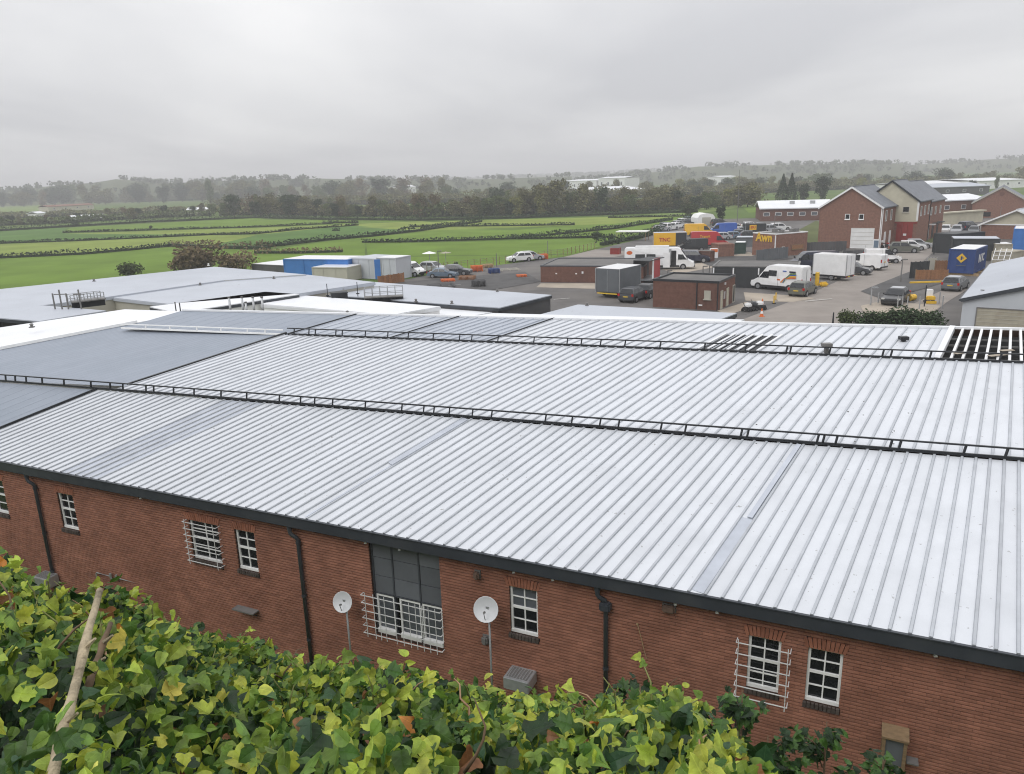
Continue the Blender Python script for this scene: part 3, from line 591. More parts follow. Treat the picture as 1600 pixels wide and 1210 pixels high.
# ---- foliage building blocks
def leafmat(n, c, var=.3): 
    m = M(n, c, 0.85, var, 0.9, spec=0.15, rnd=.16, attr=.38); return m
leafmat('leaf_olive', (0.135, 0.132, 0.06)); leafmat('leaf_green', (0.1, 0.13, 0.05)); leafmat('leaf_dark', (0.036, 0.058, 0.026)); leafmat('leaf_brown', (0.15, 0.115, 0.065)); leafmat('leaf_yellow', (0.19, 0.19, 0.065)); leafmat('leaf_hedge', (0.06, 0.08, 0.03))
M('bark', (0.065, 0.058, 0.045), 0.9, 0.3, 4.0)
def leaf_cloud(pts, size, mat, name, parent=None, tri=True):
    """many leaf-clump facets at the given points (n,3)"""
    n = len(pts); R = RNG.normal(size=(n, 3)); R /= np.linalg.norm(R, axis=1)[:, None]; A = np.cross(R, RNG.normal(size=(n, 3))); A /= np.linalg.norm(A, axis=1)[:, None]; B = np.cross(R, A)
    sz = size*RNG.uniform(.55, 1.35, (n, 1)); el = RNG.uniform(.5, 1, (n, 1))
    V = np.concatenate([pts-A*sz, pts+B*sz*el, pts+A*sz, pts-B*sz*el*.8], axis=1).reshape(-1, 3)
    me = bpy.data.meshes.new(name); me.vertices.add(4*n); me.vertices.foreach_set('co', V.astype(np.float32).ravel()); me.loops.add(4*n); me.loops.foreach_set('vertex_index', np.arange(4*n, dtype=np.int32))
    me.polygons.add(n); me.polygons.foreach_set('loop_start', np.arange(0, 4*n, 4, dtype=np.int32)); me.update(calc_edges=True); me.materials.append(MATS[mat])
    a = me.attributes.new('tone', 'FLOAT', 'FACE'); a.data.foreach_set('value', RNG.uniform(0, 1, n).astype(np.float32))
    o = bpy.data.objects.new(name, me); COL.objects.link(o)
    if parent is not None: o.parent = parent
    return o
def crown_points(kind, n, h, r):
    P = []
    if kind == 'conifer':
        u = RNG.uniform(0, 1, n)**.75; a = RNG.uniform(0, 2*math.pi, n); rr = r*(1-u)*(.55+.45*RNG.uniform(0, 1, n)**.4)*(1+.25*np.sin(a*5+u*30))
        return np.stack([rr*np.cos(a), rr*np.sin(a), h*(.06+.94*u)], 1)
    nl = {'round': 16, 'broad': 20, 'tall': 14, 'bush': 9, 'poplar': 8}[kind]
    for i in range(nl):
        a = RNG.uniform(0, 2*math.pi); q = RNG.uniform(0, 1)
        if kind == 'bush': c = np.array([math.cos(a)*r*.6*q, math.sin(a)*r*.6*q, h*RNG.uniform(.25, .65)]); lr = np.array([r*.45, r*.45, h*.33])*RNG.uniform(.7, 1.15)
        elif kind == 'poplar': c = np.array([math.cos(a)*r*.3*q, math.sin(a)*r*.3*q, h*(.2+.7*i/nl)]); lr = np.array([r*.6, r*.6, h*.13])*RNG.uniform(.7, 1.2)
        else:
            zz = RNG.uniform(.16, .86); ww = math.sin(math.pi*min(max((zz-.15)/.95, 0), 1))**.7
            c = np.array([math.cos(a)*r*.62*math.sqrt(q)*ww, math.sin(a)*r*.62*math.sqrt(q)*ww, h*zz]); lr = np.array([r*.42, r*.42, h*.15])*RNG.uniform(.65, 1.25)
        m = n//nl; d = RNG.normal(size=(m, 3)); d /= np.linalg.norm(d, axis=1)[:, None]
        P.append(c+d*lr*(RNG.uniform(0, 1, (m, 1))**.3)*(1+.18*np.sin(d[:, :1]*9+d[:, 1:2]*7)))
    return np.concatenate(P)
def tree_proto(kind, h, r, mat, n=700, ls=.55, label=None):
    t = thing('tree', 'x', 'tree'); tr = MB()
    th = h*(.5 if kind not in ('bush', 'conifer') else .3)
    tr.tube([(0, 0, -.2), (0.05*r, 0, th*.5), (0, .03*r, th), (0, 0, h*.85)], [h*.022, h*.017, h*.012, h*.003], 7)
    if kind != 'conifer':
        for i in range(7):
            a = i*2.4; z0 = th*(.55+.08*i); rr = r*random.uniform(.45, .8)
            tr.tube([(0, 0, z0), (math.cos(a)*rr*.5, math.sin(a)*rr*.5, z0+h*.12), (math.cos(a)*rr, math.sin(a)*rr, z0+h*random.uniform(.2, .32))], [h*.009, h*.006, h*.002], 5)
    tr.build('trunk', 'bark', t); leaf_cloud(crown_points(kind, n, h, r), ls, mat, 'crown', t)
    return t
PROT = {}
for key, kind, h, r, mat, n, ls in [(a, b, c, d, e, int(f*2.1), g*.68) for a, b, c, d, e, f, g in (('o1', 'round', 10, 4.6, 'leaf_olive', 900, .5), ('o2', 'broad', 10, 6.0, 'leaf_olive', 1000, .55), ('g1', 'round', 10, 4.4, 'leaf_green', 900, .5), ('g2', 'tall', 10, 3.4, 'leaf_green', 800, .45),
        ('d1', 'broad', 10, 5.6, 'leaf_dark', 1100, .5), ('d2', 'round', 10, 4.2, 'leaf_dark', 900, .48), ('b1', 'round', 10, 4.6, 'leaf_brown', 700, .48), ('c1', 'conifer', 10, 2.6, 'leaf_dark', 900, .42),
        ('p1', 'poplar', 10, 1.9, 'leaf_green', 600, .4), ('s1', 'bush', 10, 8.0, 'leaf_hedge', 900, .8), ('s2', 'bush', 10, 9.0, 'leaf_brown', 900, .8), ('y1', 'round', 10, 4.4, 'leaf_yellow', 700, .5), ('s3', 'bush', 10, 8.5, 'leaf_dark', 1000, .75))]:
    PROT[key] = tree_proto(kind, h, r, mat, n, ls)
used = set()
def put_tree(key, x, y, hgt, label, group=None, cat='tree', name='tree', wide=1.0):
    """x, y: pixel of the foot on level ground; hgt in metres"""
    p = G(x, y, 0); o = PROT[key] if key not in used else copy_tree(PROT[key]); used.add(key)
    o.location = (p[0], p[1], 0); o.rotation_euler = (0, 0, random.uniform(0, 6.28)); k = hgt/10; o.scale = (k*wide*random.uniform(.9, 1.1), k*wide*random.uniform(.9, 1.1), k)
    o.name = name; tag(o, label, cat, group); return o
hz = lambda x: 280+(800-x)*.03143                 # eye-level line
dist = lambda x, y: CAM_H*FPX/(y-hz(x))/1.03
def hpx(x, y, px): return px*dist(x, y)/FPX*1.02
NAMES = {'o1': 'olive', 'o2': 'spreading olive', 'g1': 'dull green', 'g2': 'tall green', 'd1': 'broad dark', 'd2': 'dark rounded', 'b1': 'brownish', 'y1': 'yellowing', 'p1': 'slender', 'c1': 'dark conifer'}
rr = random.Random(11)
def belt(n, x0, x1, fy, hp, keys, where, grp):
    cnt = {}
    for i in range(n):
        x = x0+(x1-x0)*(i+rr.random())/n; y = fy(x)+rr.uniform(-1.5, 1.5); k = rr.choice(keys)
        put_tree(k, x, y, max(2.5, hpx(x, y, .88*rr.uniform(*hp))), '%s %s tree from the left %s' % (ORD[cnt.setdefault(k, 0)], NAMES.get(k, 'dark'), where), grp, wide=rr.uniform(.9, 1.25)); cnt[k] += 1
far_edge = lambda x: float(np.interp(x, [-100, 0, 200, 330, 400, 660, 800, 960, 1090, 1200], [362, 358, 347, 340, 338, 341, 338, 333, 329, 322]))
belt(34, -60, 345, lambda x: far_edge(x)-4, (12, 24), ['g1', 'd2', 'o1', 'b1'], 'in the left field-edge thicket', 'thicket trees at left')
belt(40, 345, 800, lambda x: far_edge(x)-1, (20, 46), ['o1', 'o2', 'g1', 'd2', 'g2', 'b1'], 'in the middle field-edge belt', 'belt trees mid picture')
belt(26, 790, 1170, lambda x: far_edge(x)-1, (26, 54), ['o1', 'o2', 'g1', 'y1', 'd2', 'o2'], 'in the belt below the white factories', 'belt trees below the far buildings')
belt(44, -60, 700, lambda x: float(np.interp(x, [-60, 0, 300, 700], [326, 324, 314, 310])), (26, 42), ['d1', 'o2', 'g1', 'd2', 'o1', 'b1'], 'in the hazy belt behind the left thicket', 'second belt trees at left')
belt(34, 330, 1300, lambda x: float(np.interp(x, [330, 700, 1000, 1300], [316, 312, 304, 296])), (18, 32), ['o2', 'd1', 'g1', 'o1'], 'in the farthest hazy belt', 'third belt trees')
belt(30, 1060, 1600, lambda x: float(np.interp(x, [1060, 1200, 1600], [302, 296, 284])), (16, 30), ['o2', 'd1', 'g1', 'y1'], 'in the belt behind the brick houses', 'trees behind the brick houses')
for (k, x, y, h, lab, nm) in (('d1', 218, 318, 36, 'broad dark tree rising over the left thicket', 'tree'), ('d2', 256, 318, 30, 'dark round tree beside the broad one over the left thicket', 'tree'), ('p1', 330, 320, 44, 'slender tall tree on the skyline at left', 'tree'),
        ('d1', 375, 310, 34, 'wide dark wooded crown on the left skyline', 'tree'), ('d1', 465, 306, 30, 'wide dark crown on the skyline left of the pale tower', 'tree'), ('d2', 400, 340, 28, 'dark round tree at the left end of the field belt', 'tree'), ('d1', 775, 325, 36, 'dense dark tree right of the tan field', 'tree'),
        ('o2', 860, 336, 62, 'tallest olive tree of the belt at mid right', 'tree'), ('o2', 822, 337, 48, 'olive tree left of the tallest one in the belt', 'tree'), ('o1', 905, 334, 50, 'olive tree right of the tallest one in the belt', 'tree'),
        ('o2', 1035, 322, 38, 'broad olive tree in front of the long pale far roof', 'tree'), ('d1', 1090, 308, 20, 'dark round tree right of the long pale far roof', 'tree'), ('s1', 1075, 338, 22, 'grey-green bush at the right end of the fields', 'bush'), ('d2', 1125, 347, 28, 'dense dark green tree beside the white tent', 'tree'),
        ('c1', 1222, 318, 46, 'dark conifer left of the gabled brick house', 'conifer_tree'), ('c1', 1235, 320, 49, 'tallest dark conifer left of the gabled house', 'conifer_tree'), ('d2', 1254, 318, 34, 'dense dark tree between the two conifers', 'tree'), ('d2', 1284, 314, 42, 'dark tapering tree behind the gabled roof', 'tree'),
        ('d1', 1472, 290, 31, 'big dark tree on the slope above the far sheds', 'tree'), ('d1', 1450, 291, 18, 'smaller dark tree left of the big one above the far sheds', 'tree'), ('d2', 1519, 298, 18, 'dark round tree among the far sheds at right', 'tree'), ('p1', 1556, 297, 24, 'slender dark tree among the far sheds at right', 'tree'), ('y1', 1345, 300, 24, 'pale green tree behind the brick house roofs', 'tree'), ('b1', 1340, 291, 20, 'brown tree high behind the house roofs', 'tree')):
    put_tree(k, x, y, hpx(x, y, h), lab, None, 'tree' if nm != 'bush' else 'bush', nm)
for (k, x, y, h, lab) in (('s3', 932, 377, 17, 'dark dense bush at the yard corner by the field'), ('s3', 955, 379, 12, 'low dark bush right of the dense one at the yard corner'), ('s3', 885, 366, 6, 'tiny dark bush in the field near the yard'), ('s2', 322, 424, 50, 'large brown bare-looking bush behind the pale roof at left'), ('s2', 368, 424, 36, 'brown scrub right of the large brown bush'), ('s1', 203, 436, 28, 'low green-brown scrub behind the pale roof at left'), ('s2', 292, 426, 40, 'brown scrub left of the large brown bush'),
        ('s1', 236, 359, 7, 'tiny dark bush on the upper left field'), ('s3', 118, 354, 12, 'small dark tree-like bush by the left farm'), ('d2', 712, 423, 15, 'small round tree at the field edge by the yard')):
    put_tree(k, x, y, hpx(x, y, h), lab, None, 'bush', 'bush', 1.15 if 'brown' in lab else .85)
# ---- hedgerows
def hedgerow(px, h, wd, lab, mat='leaf_dark', name='hedgerow'):
    if name == 'hedgerow': h *= .78; wd *= .8
    P = [G(x, y, 0)[:2] for x, y in px]; o0 = P[0]; pts = []; 
    for a, b in zip(P[:-1], P[1:]):
        L = np.linalg.norm(b-a); n = max(40, int(L*(16 if h < 3 else 9*h))); u = RNG.uniform(0, 1, n); off = RNG.normal(size=n)*wd*.28; d = (b-a)/L; nn = np.array([-d[1], d[0]])
        hh = h*(.8+.22*np.sin(u*L*.35+3)*np.sin(u*L*.13)+.12*RNG.uniform(0, 1, n)); hh = np.maximum(hh, .25*h)
        q = a+np.outer(u, b-a)+np.outer(off, nn); pts.append(np.stack([q[:, 0]-o0[0], q[:, 1]-o0[1], hh*RNG.uniform(0.02, 1, n)**.7], 1))
    t = thing(name, lab, 'hedge', (o0[0], o0[1], 0)); leaf_cloud(np.concatenate(pts), .26 if h < 3 else .5, mat, 'foliage', t)
    mb = MB()
    for a, b in zip(P[:-1], P[1:]):
        a3, b3 = (a-o0), (b-o0); mb.bar((a3[0], a3[1], h*.2), (b3[0], b3[1], h*.2), wd*.3, h*.36)
    mb.build('stems', 'leaf_dark', t)
hedgerow([(-200, 391), (0, 381), (120, 377), (330, 367.5), (400, 366)], 1.0, 1.6, 'thin long hedge between the two upper left fields')
hedgerow([(98, 364), (230, 360.5), (400, 355.5), (520, 350)], .9, 1.4, 'thin hedge high in the left fields')
hedgerow([(-200, 414), (0, 404), (130, 398), (200, 392), (268, 385)], 1.5, 2.2, 'thick dark hedge bordering the near left field')
hedgerow([(268, 385), (330, 388), (420, 390)], 2.0, 4.5, 'rough brown hedge joining the brown bushes', 'leaf_brown')
hedgerow([(400, 388.5), (450, 383), (510, 376), (580, 370), (655, 361.5), (700, 355), (752, 347)], 1.7, 2.6, 'thick hedge running diagonally across the middle fields')
hedgerow([(566, 379.5), (620, 379), (700, 377), (800, 374), (962, 371)], 1.2, 1.8, 'straight hedge across the field before the yard')
hedgerow([(400, 366), (470, 359), (560, 352.5)], .9, 1.4, 'short thin hedge in the middle of the fields')
hedgerow([(400, 396), (470, 396), (535, 394)], 1.4, 5, 'low rough hedge above the pale roofs', 'leaf_brown')
hedgerow([(695, 354.5), (800, 353.5), (898, 352)], 1.0, 1.5, 'thin hedge in the right-hand fields')
hedgerow([(800, 373), (880, 366), (960, 358), (1050, 344)], 1.2, 2.5, 'hedge slanting up beside the yard corner')
hedgerow([(950, 341), (1000, 340), (1082, 338)], .9, 1.4, 'short far hedge at the right end of the fields')
hedgerow([(-200, 372), (0, 361.5), (110, 355), (230, 348), (400, 341), (520, 344), (660, 345), (800, 342), (960, 336), (1090, 332)], 2.4, 4, 'long far hedge closing off the fields below the tree belt')
hedgerow([(940, 384), (1010, 370), (1060, 352), (1090, 343)], 2.0, 3.5, 'rough hedge along the yard edge beside the parked cars')
def thicket(px, h, wd, lab, mat): hedgerow(px, h, wd, lab, mat, 'thicket')
thicket([(-120, 357), (0, 353), (100, 349), (200, 343), (330, 337)], 3.2, 9, 'tangled green scrub along the far edge of the left fields', 'leaf_green')
thicket([(-120, 346), (60, 340), (200, 335), (345, 330)], 3.6, 12, 'brown-green scrub behind the left scrub line', 'leaf_olive')
thicket([(345, 337), (430, 336), (560, 338), (660, 338)], 4.6, 8, 'olive scrub under the middle tree belt', 'leaf_olive')
thicket([(650, 340), (760, 337), (880, 334), (980, 330)], 5.2, 10, 'green scrub under the right part of the tree belt', 'leaf_green')
thicket([(980, 330), (1080, 326), (1180, 318)], 5.0, 12, 'olive scrub at the right end of the tree belt', 'leaf_olive')
thicket([(330, 325), (500, 321), (700, 317), (900, 313), (1100, 306)], 6.5, 16, 'hazy olive scrub in the middle distance', 'leaf_olive')
thicket([(-120, 326), (100, 319), (330, 313)], 6.0, 16, 'hazy green scrub below the left skyline', 'leaf_green')
thicket([(1100, 306), (1300, 297), (1500, 289), (1650, 284)], 6.0, 16, 'hazy scrub behind the brick houses', 'leaf_olive')
hedgerow([(640, 355), (690, 354)], 1.0, 2, 'stub of hedge in the middle fields')
hedgerow([(506, 349.5), (560, 348.5)], 1.4, 2.5, 'dark clump of hedge at the top of the middle fields', 'leaf_dark')
hedgerow([(520, 361), (530, 361)], 1.2, 3, 'lone dark clump in the middle field', 'leaf_dark')
hedgerow([(-100, 344), (60, 336), (170, 334), (300, 328)], 3.0, 5, 'hedge around the left farm buildings')
# ---- far hills with woods
def hill(name, pts, dpt, mat):
    """pts: (pixel x, metres high); a low rounded ridge at distance dpt"""
    vs = []; fs = []; n = len(pts)
    for k, (u, f) in enumerate(((-.22, 0.0), (-.12, .45), (-.05, .85), (0, 1.0), (.12, .9), (.35, 0.0))):
        for x, h in pts:
            d = dpt*(1+u); X = (x-800)/FPX*d*1.0; vs.append((X, d, h*f-.5))
    for i in range(5):
        for j in range(n-1): fs.append((i*n+j, i*n+j+1, (i+1)*n+j+1, (i+1)*n+j))
    return tag(mesh_obj(name, vs, fs, mat, smooth=True), kind='structure')
M('hill_grass', (0.07, 0.085, 0.035), 0.95, 0.3, 0.01, detail=6, spec=0.1, world=True)
HILLS = [([(-400, 16), (0, 18), (180, 26), (215, 30), (300, 22), (420, 24), (520, 22), (640, 16), (760, 14), (900, 14)], 1150), ([(560, 16), (760, 19), (960, 22), (1100, 30), (1200, 30), (1320, 26)], 2400), ([(840, 6), (960, 11), (1030, 17), (1090, 23), (1170, 22), (1300, 20), (1400, 18)], 1250), ([(1020, 9), (1200, 13), (1330, 18), (1400, 15), (1520, 21), (1600, 23), (1800, 26), (2100, 24)], 1500), ([(-300, 20), (200, 26), (520, 22), (900, 24), (1300, 20)], 3000)]
wp = []
for pts, d in HILLS:
    hill('hill', pts, d, 'hill_grass')
    xs = [p[0] for p in pts]; hs = [p[1] for p in pts]; n = int((xs[-1]-xs[0])*d/1200/1.6)
    for i in range(n):
        x = random.uniform(xs[0], xs[-1]); u = random.choice((-.15, -.1, -.06, -.02, 0, .01))+random.uniform(-.03, .01); f = float(np.interp(u, [-.22, -.12, -.05, 0], [0, .45, .85, 1])); h = float(np.interp(x, xs, hs))
        if math.sin(x*.021+d)+math.sin(x*.057+u*25) < -.75: continue
        dd = d*(1+u); th = random.uniform(3.5, 8.5); m = 26
        q = RNG.normal(size=(m, 3)); q /= np.linalg.norm(q, axis=1)[:, None]; q *= RNG.uniform(.5, 1, (m, 1))*np.array([th*.6, th*.6, th*.5]); wp.append(q+[(x-800)/FPX*dd, dd, h*f+th*.42])
W_ = np.concatenate(wp); o = leaf_cloud(W_, 1.5, 'leaf_hedge', 'distant_woodland'); tag(o, 'hazy woods covering the far hills along the skyline', 'woodland', kind='stuff')
fieldmat('field_hill', (0.15, 0.20, 0.07))
# ---- haze
hm = bpy.data.materials.new('haze'); hm.use_nodes = True; ht = hm.node_tree; ht.nodes.clear(); ho = N(ht, 'ShaderNodeOutputMaterial'); pv = N(ht, 'ShaderNodeVolumePrincipled')
pv.inputs['Color'].default_value = (0.99, 0.99, 1.0, 1); pv.inputs['Density'].default_value = 0.0006; pv.inputs['Anisotropy'].default_value = 0.0; ht.links.new(pv.outputs[0], ho.inputs['Volume'])
hzo = MB().box((0, 3400, 34), (11000, 7500, 72)).build('haze', hm); tag(hzo, 'pale grey haze lying over the fields and hills', 'haze', kind='stuff')
# ------------------------------------------------------------------ yard surfaces
pxsheet('yard', [(380, 470), (560, 446), (640, 436), (700, 424), (880, 402), (940, 388), (1000, 374), (1050, 355), (1085, 344), (1180, 341), (1300, 336), (1480, 333), (1900, 330), (2300, 420), (2300, 640), (1600, 640), (900, 640), (380, 620)], 0.016, 'asphalt')
pxsheet('road', [(1080, 530), (1345, 530), (1365, 500), (1402, 447), (1440, 410), (1484, 372), (1492, 360), (1505, 345), (1470, 345), (1470, 360), (1462, 368), (1412, 392), (1330, 430), (1260, 462), (1180, 492)], 0.020, 'concrete_road')
pxsheet('path', [(1030, 420), (1095, 411), (1170, 394), (1182, 398), (1120, 417), (1060, 428)], 0.024, 'concrete_pale')
pxsheet('path', [(845, 443), (1000, 442), (945, 452), (838, 449)], 0.028, 'concrete_pale')
pxsheet('path', [(930, 390), (1000, 394), (960, 402), (880, 402)], 0.032, 'concrete_road')
pxsheet('path', [(1120, 486), (1165, 472), (1185, 476), (1140, 492)], 0.036, 'concrete_pale')
pxsheet('path', [(1162, 457), (1240, 462), (1275, 466), (1240, 472), (1165, 470)], 0.040, 'concrete_pale'); pxsheet('path', [(1300, 438), (1345, 430), (1400, 410), (1350, 413), (1310, 425)], 0.044, 'concrete_pale')
pxsheet('path', [(1420, 478), (1470, 455), (1520, 448), (1480, 472), (1445, 500)], 0.048, 'concrete_road'); pxsheet('path', [(1345, 478), (1380, 470), (1470, 478), (1450, 495), (1350, 492)], 0.052, 'concrete_pale')
pxsheet('asphalt_patch', [(600, 443), (820, 425), (845, 440), (760, 455), (640, 450)], 0.056, 'asphalt_dark'); pxsheet('asphalt_patch', [(1075, 402), (1170, 400), (1240, 404), (1180, 412), (1110, 416)], 0.060, 'asphalt_dark'); pxsheet('asphalt_patch', [(1345, 455), (1420, 425), (1480, 440), (1440, 452), (1380, 468)], 0.064, 'asphalt_dark')
pxsheet('verge', [(1225, 372), (1275, 345), (1290, 350), (1276, 388), (1240, 392)], 0.068, 'field_rough'); pxsheet('verge', [(1432, 392), (1478, 367), (1470, 366), (1426, 386)], 0.072, 'field_rough')
for a, b in (((865, 469), (890, 467)), ((700, 447), (720, 446)), ((1258, 472), (1300, 468))):
    A_, B_ = G(*a, .03), G(*b, .03); d = (B_-A_); n_ = np.array([-d[1], d[0], 0])/np.linalg.norm(d)*.08
    sheet('road_marking', [(A_-n_)[:2], (B_-n_)[:2], (B_+n_)[:2], (A_+n_)[:2]], .100, 'paint_line')
# ------------------------------------------------------------------ more materials
for n_, c in (('paint_white', (.78, .78, .78)), ('paint_red', (.42, .025, .03)), ('paint_yellow', (.75, .42, .02)), ('paint_blue', (.03, .10, .40)), ('paint_navy', (.018, .022, .045)), ('paint_darkgrey', (.05, .054, .062)), ('paint_grey', (.13, .14, .15)), ('paint_silver', (.42, .43, .45)), ('paint_black', (.014, .014, .016)), ('paint_greygreen', (.12, .125, .105)), ('paint_bluegrey', (.13, .18, .24))):
    M(n_, c, 0.35, 0.05, 2.0, spec=0.5, coat=0.35, rnd=.05, stain=tuple(v*.75+.02 for v in c), stain_scale=1.2, stain_amt=.25)
M('lamp_red', (.45, .02, .015), .25, .1, 8); M('lamp_clear', (.6, .6, .58), .2, .1, 8, spec=.6); M('plate_yellow', (.65, .45, .05), .5, .05, 8); M('plate_white', (.7, .7, .7), .5, .05, 8)
M('container_blue', (.022, .055, .19), .5, .12, .8, rnd=.05, stain=(.05, .07, .14), stain_scale=.7, stain_amt=.4); M('container_blue_lt', (.04, .16, .45), .5, .1, .8); M('container_dark', (.03, .033, .036), .55, .15, 1.0); M('container_grey', (.11, .12, .13), .5, .12, .8, stain=(.16, .16, .16), stain_scale=.6, stain_amt=.4); M('container_green', (.03, .06, .05), .55, .15, 1.0); M('skip_cream', (.36, .33, .26), .7, .15, .8, stain=(.22, .17, .12), stain_scale=1, stain_amt=.5)
M('wall_brick', (.215, .117, .088), .9, .22, 3.0, spec=.15, stain=(.2, .1, .07), stain_scale=.25, stain_amt=.5, detail=10); M('wall_brick_dk', (.15, .078, .06), .9, .22, 3.0, spec=.15, stain=(.1, .06, .05), stain_scale=.3, stain_amt=.5, detail=10); M('wall_cream', (.47, .44, .34), .8, .08, 1.0, stain=(.36, .33, .26), stain_scale=.3, stain_amt=.4); M('wall_white', (.72, .72, .71), .7, .07, .8, stain=(.55, .54, .52), stain_scale=.3, stain_amt=.4); M('wall_greyclad', (.47, .49, .52), .55, .06, .6); M('wall_dark', (.075, .075, .078), .7, .15, .6, stain=(.11, .10, .10), stain_scale=.4, stain_amt=.4); M('wall_beige', (.42, .40, .34), .6, .08, .6)
M('roof_slate', (.16, .17, .19), .7, .18, 1.5, stain=(.11, .115, .13), stain_scale=.3, stain_amt=.5, detail=8); M('roof_felt', (.13, .125, .12), .9, .2, .5, stain=(.2, .19, .17), stain_scale=.2, stain_amt=.5); M('door_red', (.25, .03, .025), .6, .12, 1.2); M('safety_orange', (.62, .14, .03), .55, .15, 3); M('tarp_white', (.78, .78, .76), .6, .06, 1)
M('safety_yellow', (.68, .42, .03), .5, .12, 3)
# ------------------------------------------------------------------ sheds with pale roofs behind the hall
def shed(lab, px, z, roof, wall, name='industrial_shed', fascia='gutter_metal', th=.16, walls=None):
    P = [G(x, y, z if not isinstance(z, (list, tuple)) else z[i]) for i, (x, y) in enumerate(px)]; c = sum(P)/len(P); n = len(P)
    t = thing(name, lab, 'building', (c[0], c[1], 0)); O = np.array([c[0], c[1], 0])
    ar = sum(P[i][0]*P[(i+1) % n][1]-P[(i+1) % n][0]*P[i][1] for i in range(n)); P = P if ar > 0 else P[::-1]; Q = [p-O for p in P]
    m = MB(); m.add([q for q in Q]+[q-[0, 0, .05] for q in Q], [tuple(range(n))]+[(i+n, (i+1) % n+n, (i+1) % n, i) for i in range(n)]); m.build('roof', roof, t)
    m = MB(); fa = MB()
    for i in range(n):
        a, b = Q[i], Q[(i+1) % n]; ia, ib = a*np.array([.99, .99, 1]), b*np.array([.99, .99, 1])
        m.quad([ia[0], ia[1], -.1], [ib[0], ib[1], -.1], ib-[0, 0, .03], ia-[0, 0, .03]); fa.bar(a-[0, 0, th/2+.052], b-[0, 0, th/2+.052], .06, th)
    m.build('wall', wall, t); fa.build('fascia', fascia, t); return t, Q
shed('wide pale grey metal-roofed shed at far left before the fields', [(-160, 474), (0, 452), (335, 417), (478, 429), (350, 438), (165, 464.5), (0, 486), (-160, 508)], 6.0, 'roof_pale', 'wall_beige', fascia='roof_pale')
sh2, _ = shed('pale grey shed roof with a beige clad end wall at left', [(166, 464), (352, 437.5), (480, 429.5), (586, 441), (466, 459), (263, 475)], 5.9, 'roof_pale', 'wall_beige', fascia='roof_pale')
shed('low grey flat roof with a dark end wall at the left edge', [(-140, 508), (-70, 492), (67, 477.5), (166, 485.5), (62, 502), (0, 497)], 6.5, 'roof_pale', 'dark_void')
shed('bright white sloping roof beside the steel blue bay', [(-160, 540), (0, 512), (195, 483.5), (304, 487.5), (221, 503), (0, 545), (-160, 575)], [6.1, 6.3, 6.9, 6.9, 6.9, 6.15, 6.0], 'roof_white', 'wall_white', fascia='roof_white')
shed('narrow pale roof with a dark eaves line left of the flues', [(234, 479.5), (415, 456), (467, 460), (276, 489)], 5.9, 'roof_white', 'wall_white', fascia='gutter_metal')
shed('white flat-roofed block with white walls behind the flues', [(408, 475), (465, 461), (688, 479), (611, 492)], 5.7, 'roof_white', 'wall_white', fascia='roof_white')
shed('pale grey shed with dark grey walls at the edge of the yard', [(586, 441), (862, 461), (781, 481), (626, 470), (592, 466), (468, 459.5)], 5.5, 'roof_pale', 'wall_dark', fascia='gutter_metal')
s7, _ = shed('small white roof over an unfinished timber-framed wall', [(622, 494), (684, 480.5), (776, 487), (702, 500)], 5.2, 'roof_white', 'wall_brick_dk', fascia='roof_white')
shed('pale blue-grey flat roof directly behind the hall', [(842, 492), (903, 476), (1151, 489.5), (1118, 502)], 5.4, 'roof_pale', 'wall_dark'); shed('thin white roof strip along the back of the hall', [(730, 496), (770, 489.5), (1163, 499.5), (1146, 507), (800, 501)], 6.4, 'roof_white', 'wall_dark', fascia='roof_white')
# timber frame in the unfinished wall
a, b = G(612, 499, 5.0), G(702, 502, 5.0); fr = thing('timber_wall', 'reddish timber wall frame under the small white roof', 'frame', (a[0], a[1], 0)); O = np.array([a[0], a[1], 0])
for k in range(9): p = a+(b-a)*k/8-O; MB().bar(p-[0, 0, 4.9], p-[0, 0, .05], .12, .1).build('stud', 'timber_red', fr)
MB().bar(a-O, b-O, .14, .14).build('rail', 'timber_red', fr); MB().bar(a-O-[0, 0, .5], b-O-[0, 0, .5], .12, .1).build('rail', 'timber_red', fr)
# flues, aerials, walkways on the roofs
def flue(x, y, z, h, r, lab, mat='galv'):
    p = G(x, y, z); t = thing('flue_pipe', lab, 'pipe', p); MB().tube([(0, 0, -.3), (0, 0, h)], r, 10).build('pipe', mat, t, smooth=True); MB().tube([(0, 0, h), (0, 0, h+.05)], r*1.25, 10).build('collar', 'plastic_grey', t)
for x, lab in ((361, 'leftmost galvanised flue of the row behind the steel blue roof'), (381, 'second galvanised flue from the left behind the steel blue roof'), (386, 'third galvanised flue from the left behind the steel blue roof'), (398, 'fourth galvanised flue from the left behind the steel blue roof'), (412, 'rightmost galvanised flue of the row behind the steel blue roof')):
    flue(x, 492, 6.4, .85 if x != 386 else .6, .055, lab)
for x, y, lab in ((275, 485, 'short dark post on the narrow pale roof'), (282, 486, 'second short dark post on the narrow pale roof')): flue(x, y, 6.1, .4, .03, lab, 'black_metal')
def walkway(lab, a, b, z, n, hs):
    A_, B_ = G(*a, z), G(*b, z); t = thing('roof_walkway', lab, 'walkway', A_); d = B_-A_; nn = np.array([-d[1], d[0], 0])/np.linalg.norm(d)*.7
    MB().bar((0, 0, .2), d+[0, 0, .2], .7, .06).build('deck', 'plastic_grey', t)
    MB().bar((0, 0, 0), d, .08, .34).build('beam', 'black_metal', t)
    for off in (np.zeros(3), nn):
        for k in range(n): MB().bar(d*k/(n-1)+off, d*k/(n-1)+off+[0, 0, hs], .04).build('post', 'galv', t)
        for zz in (hs*.55, hs): MB().bar(off+[0, 0, zz], off+d+[0, 0, zz], .03).build('handrail', 'galv', t)
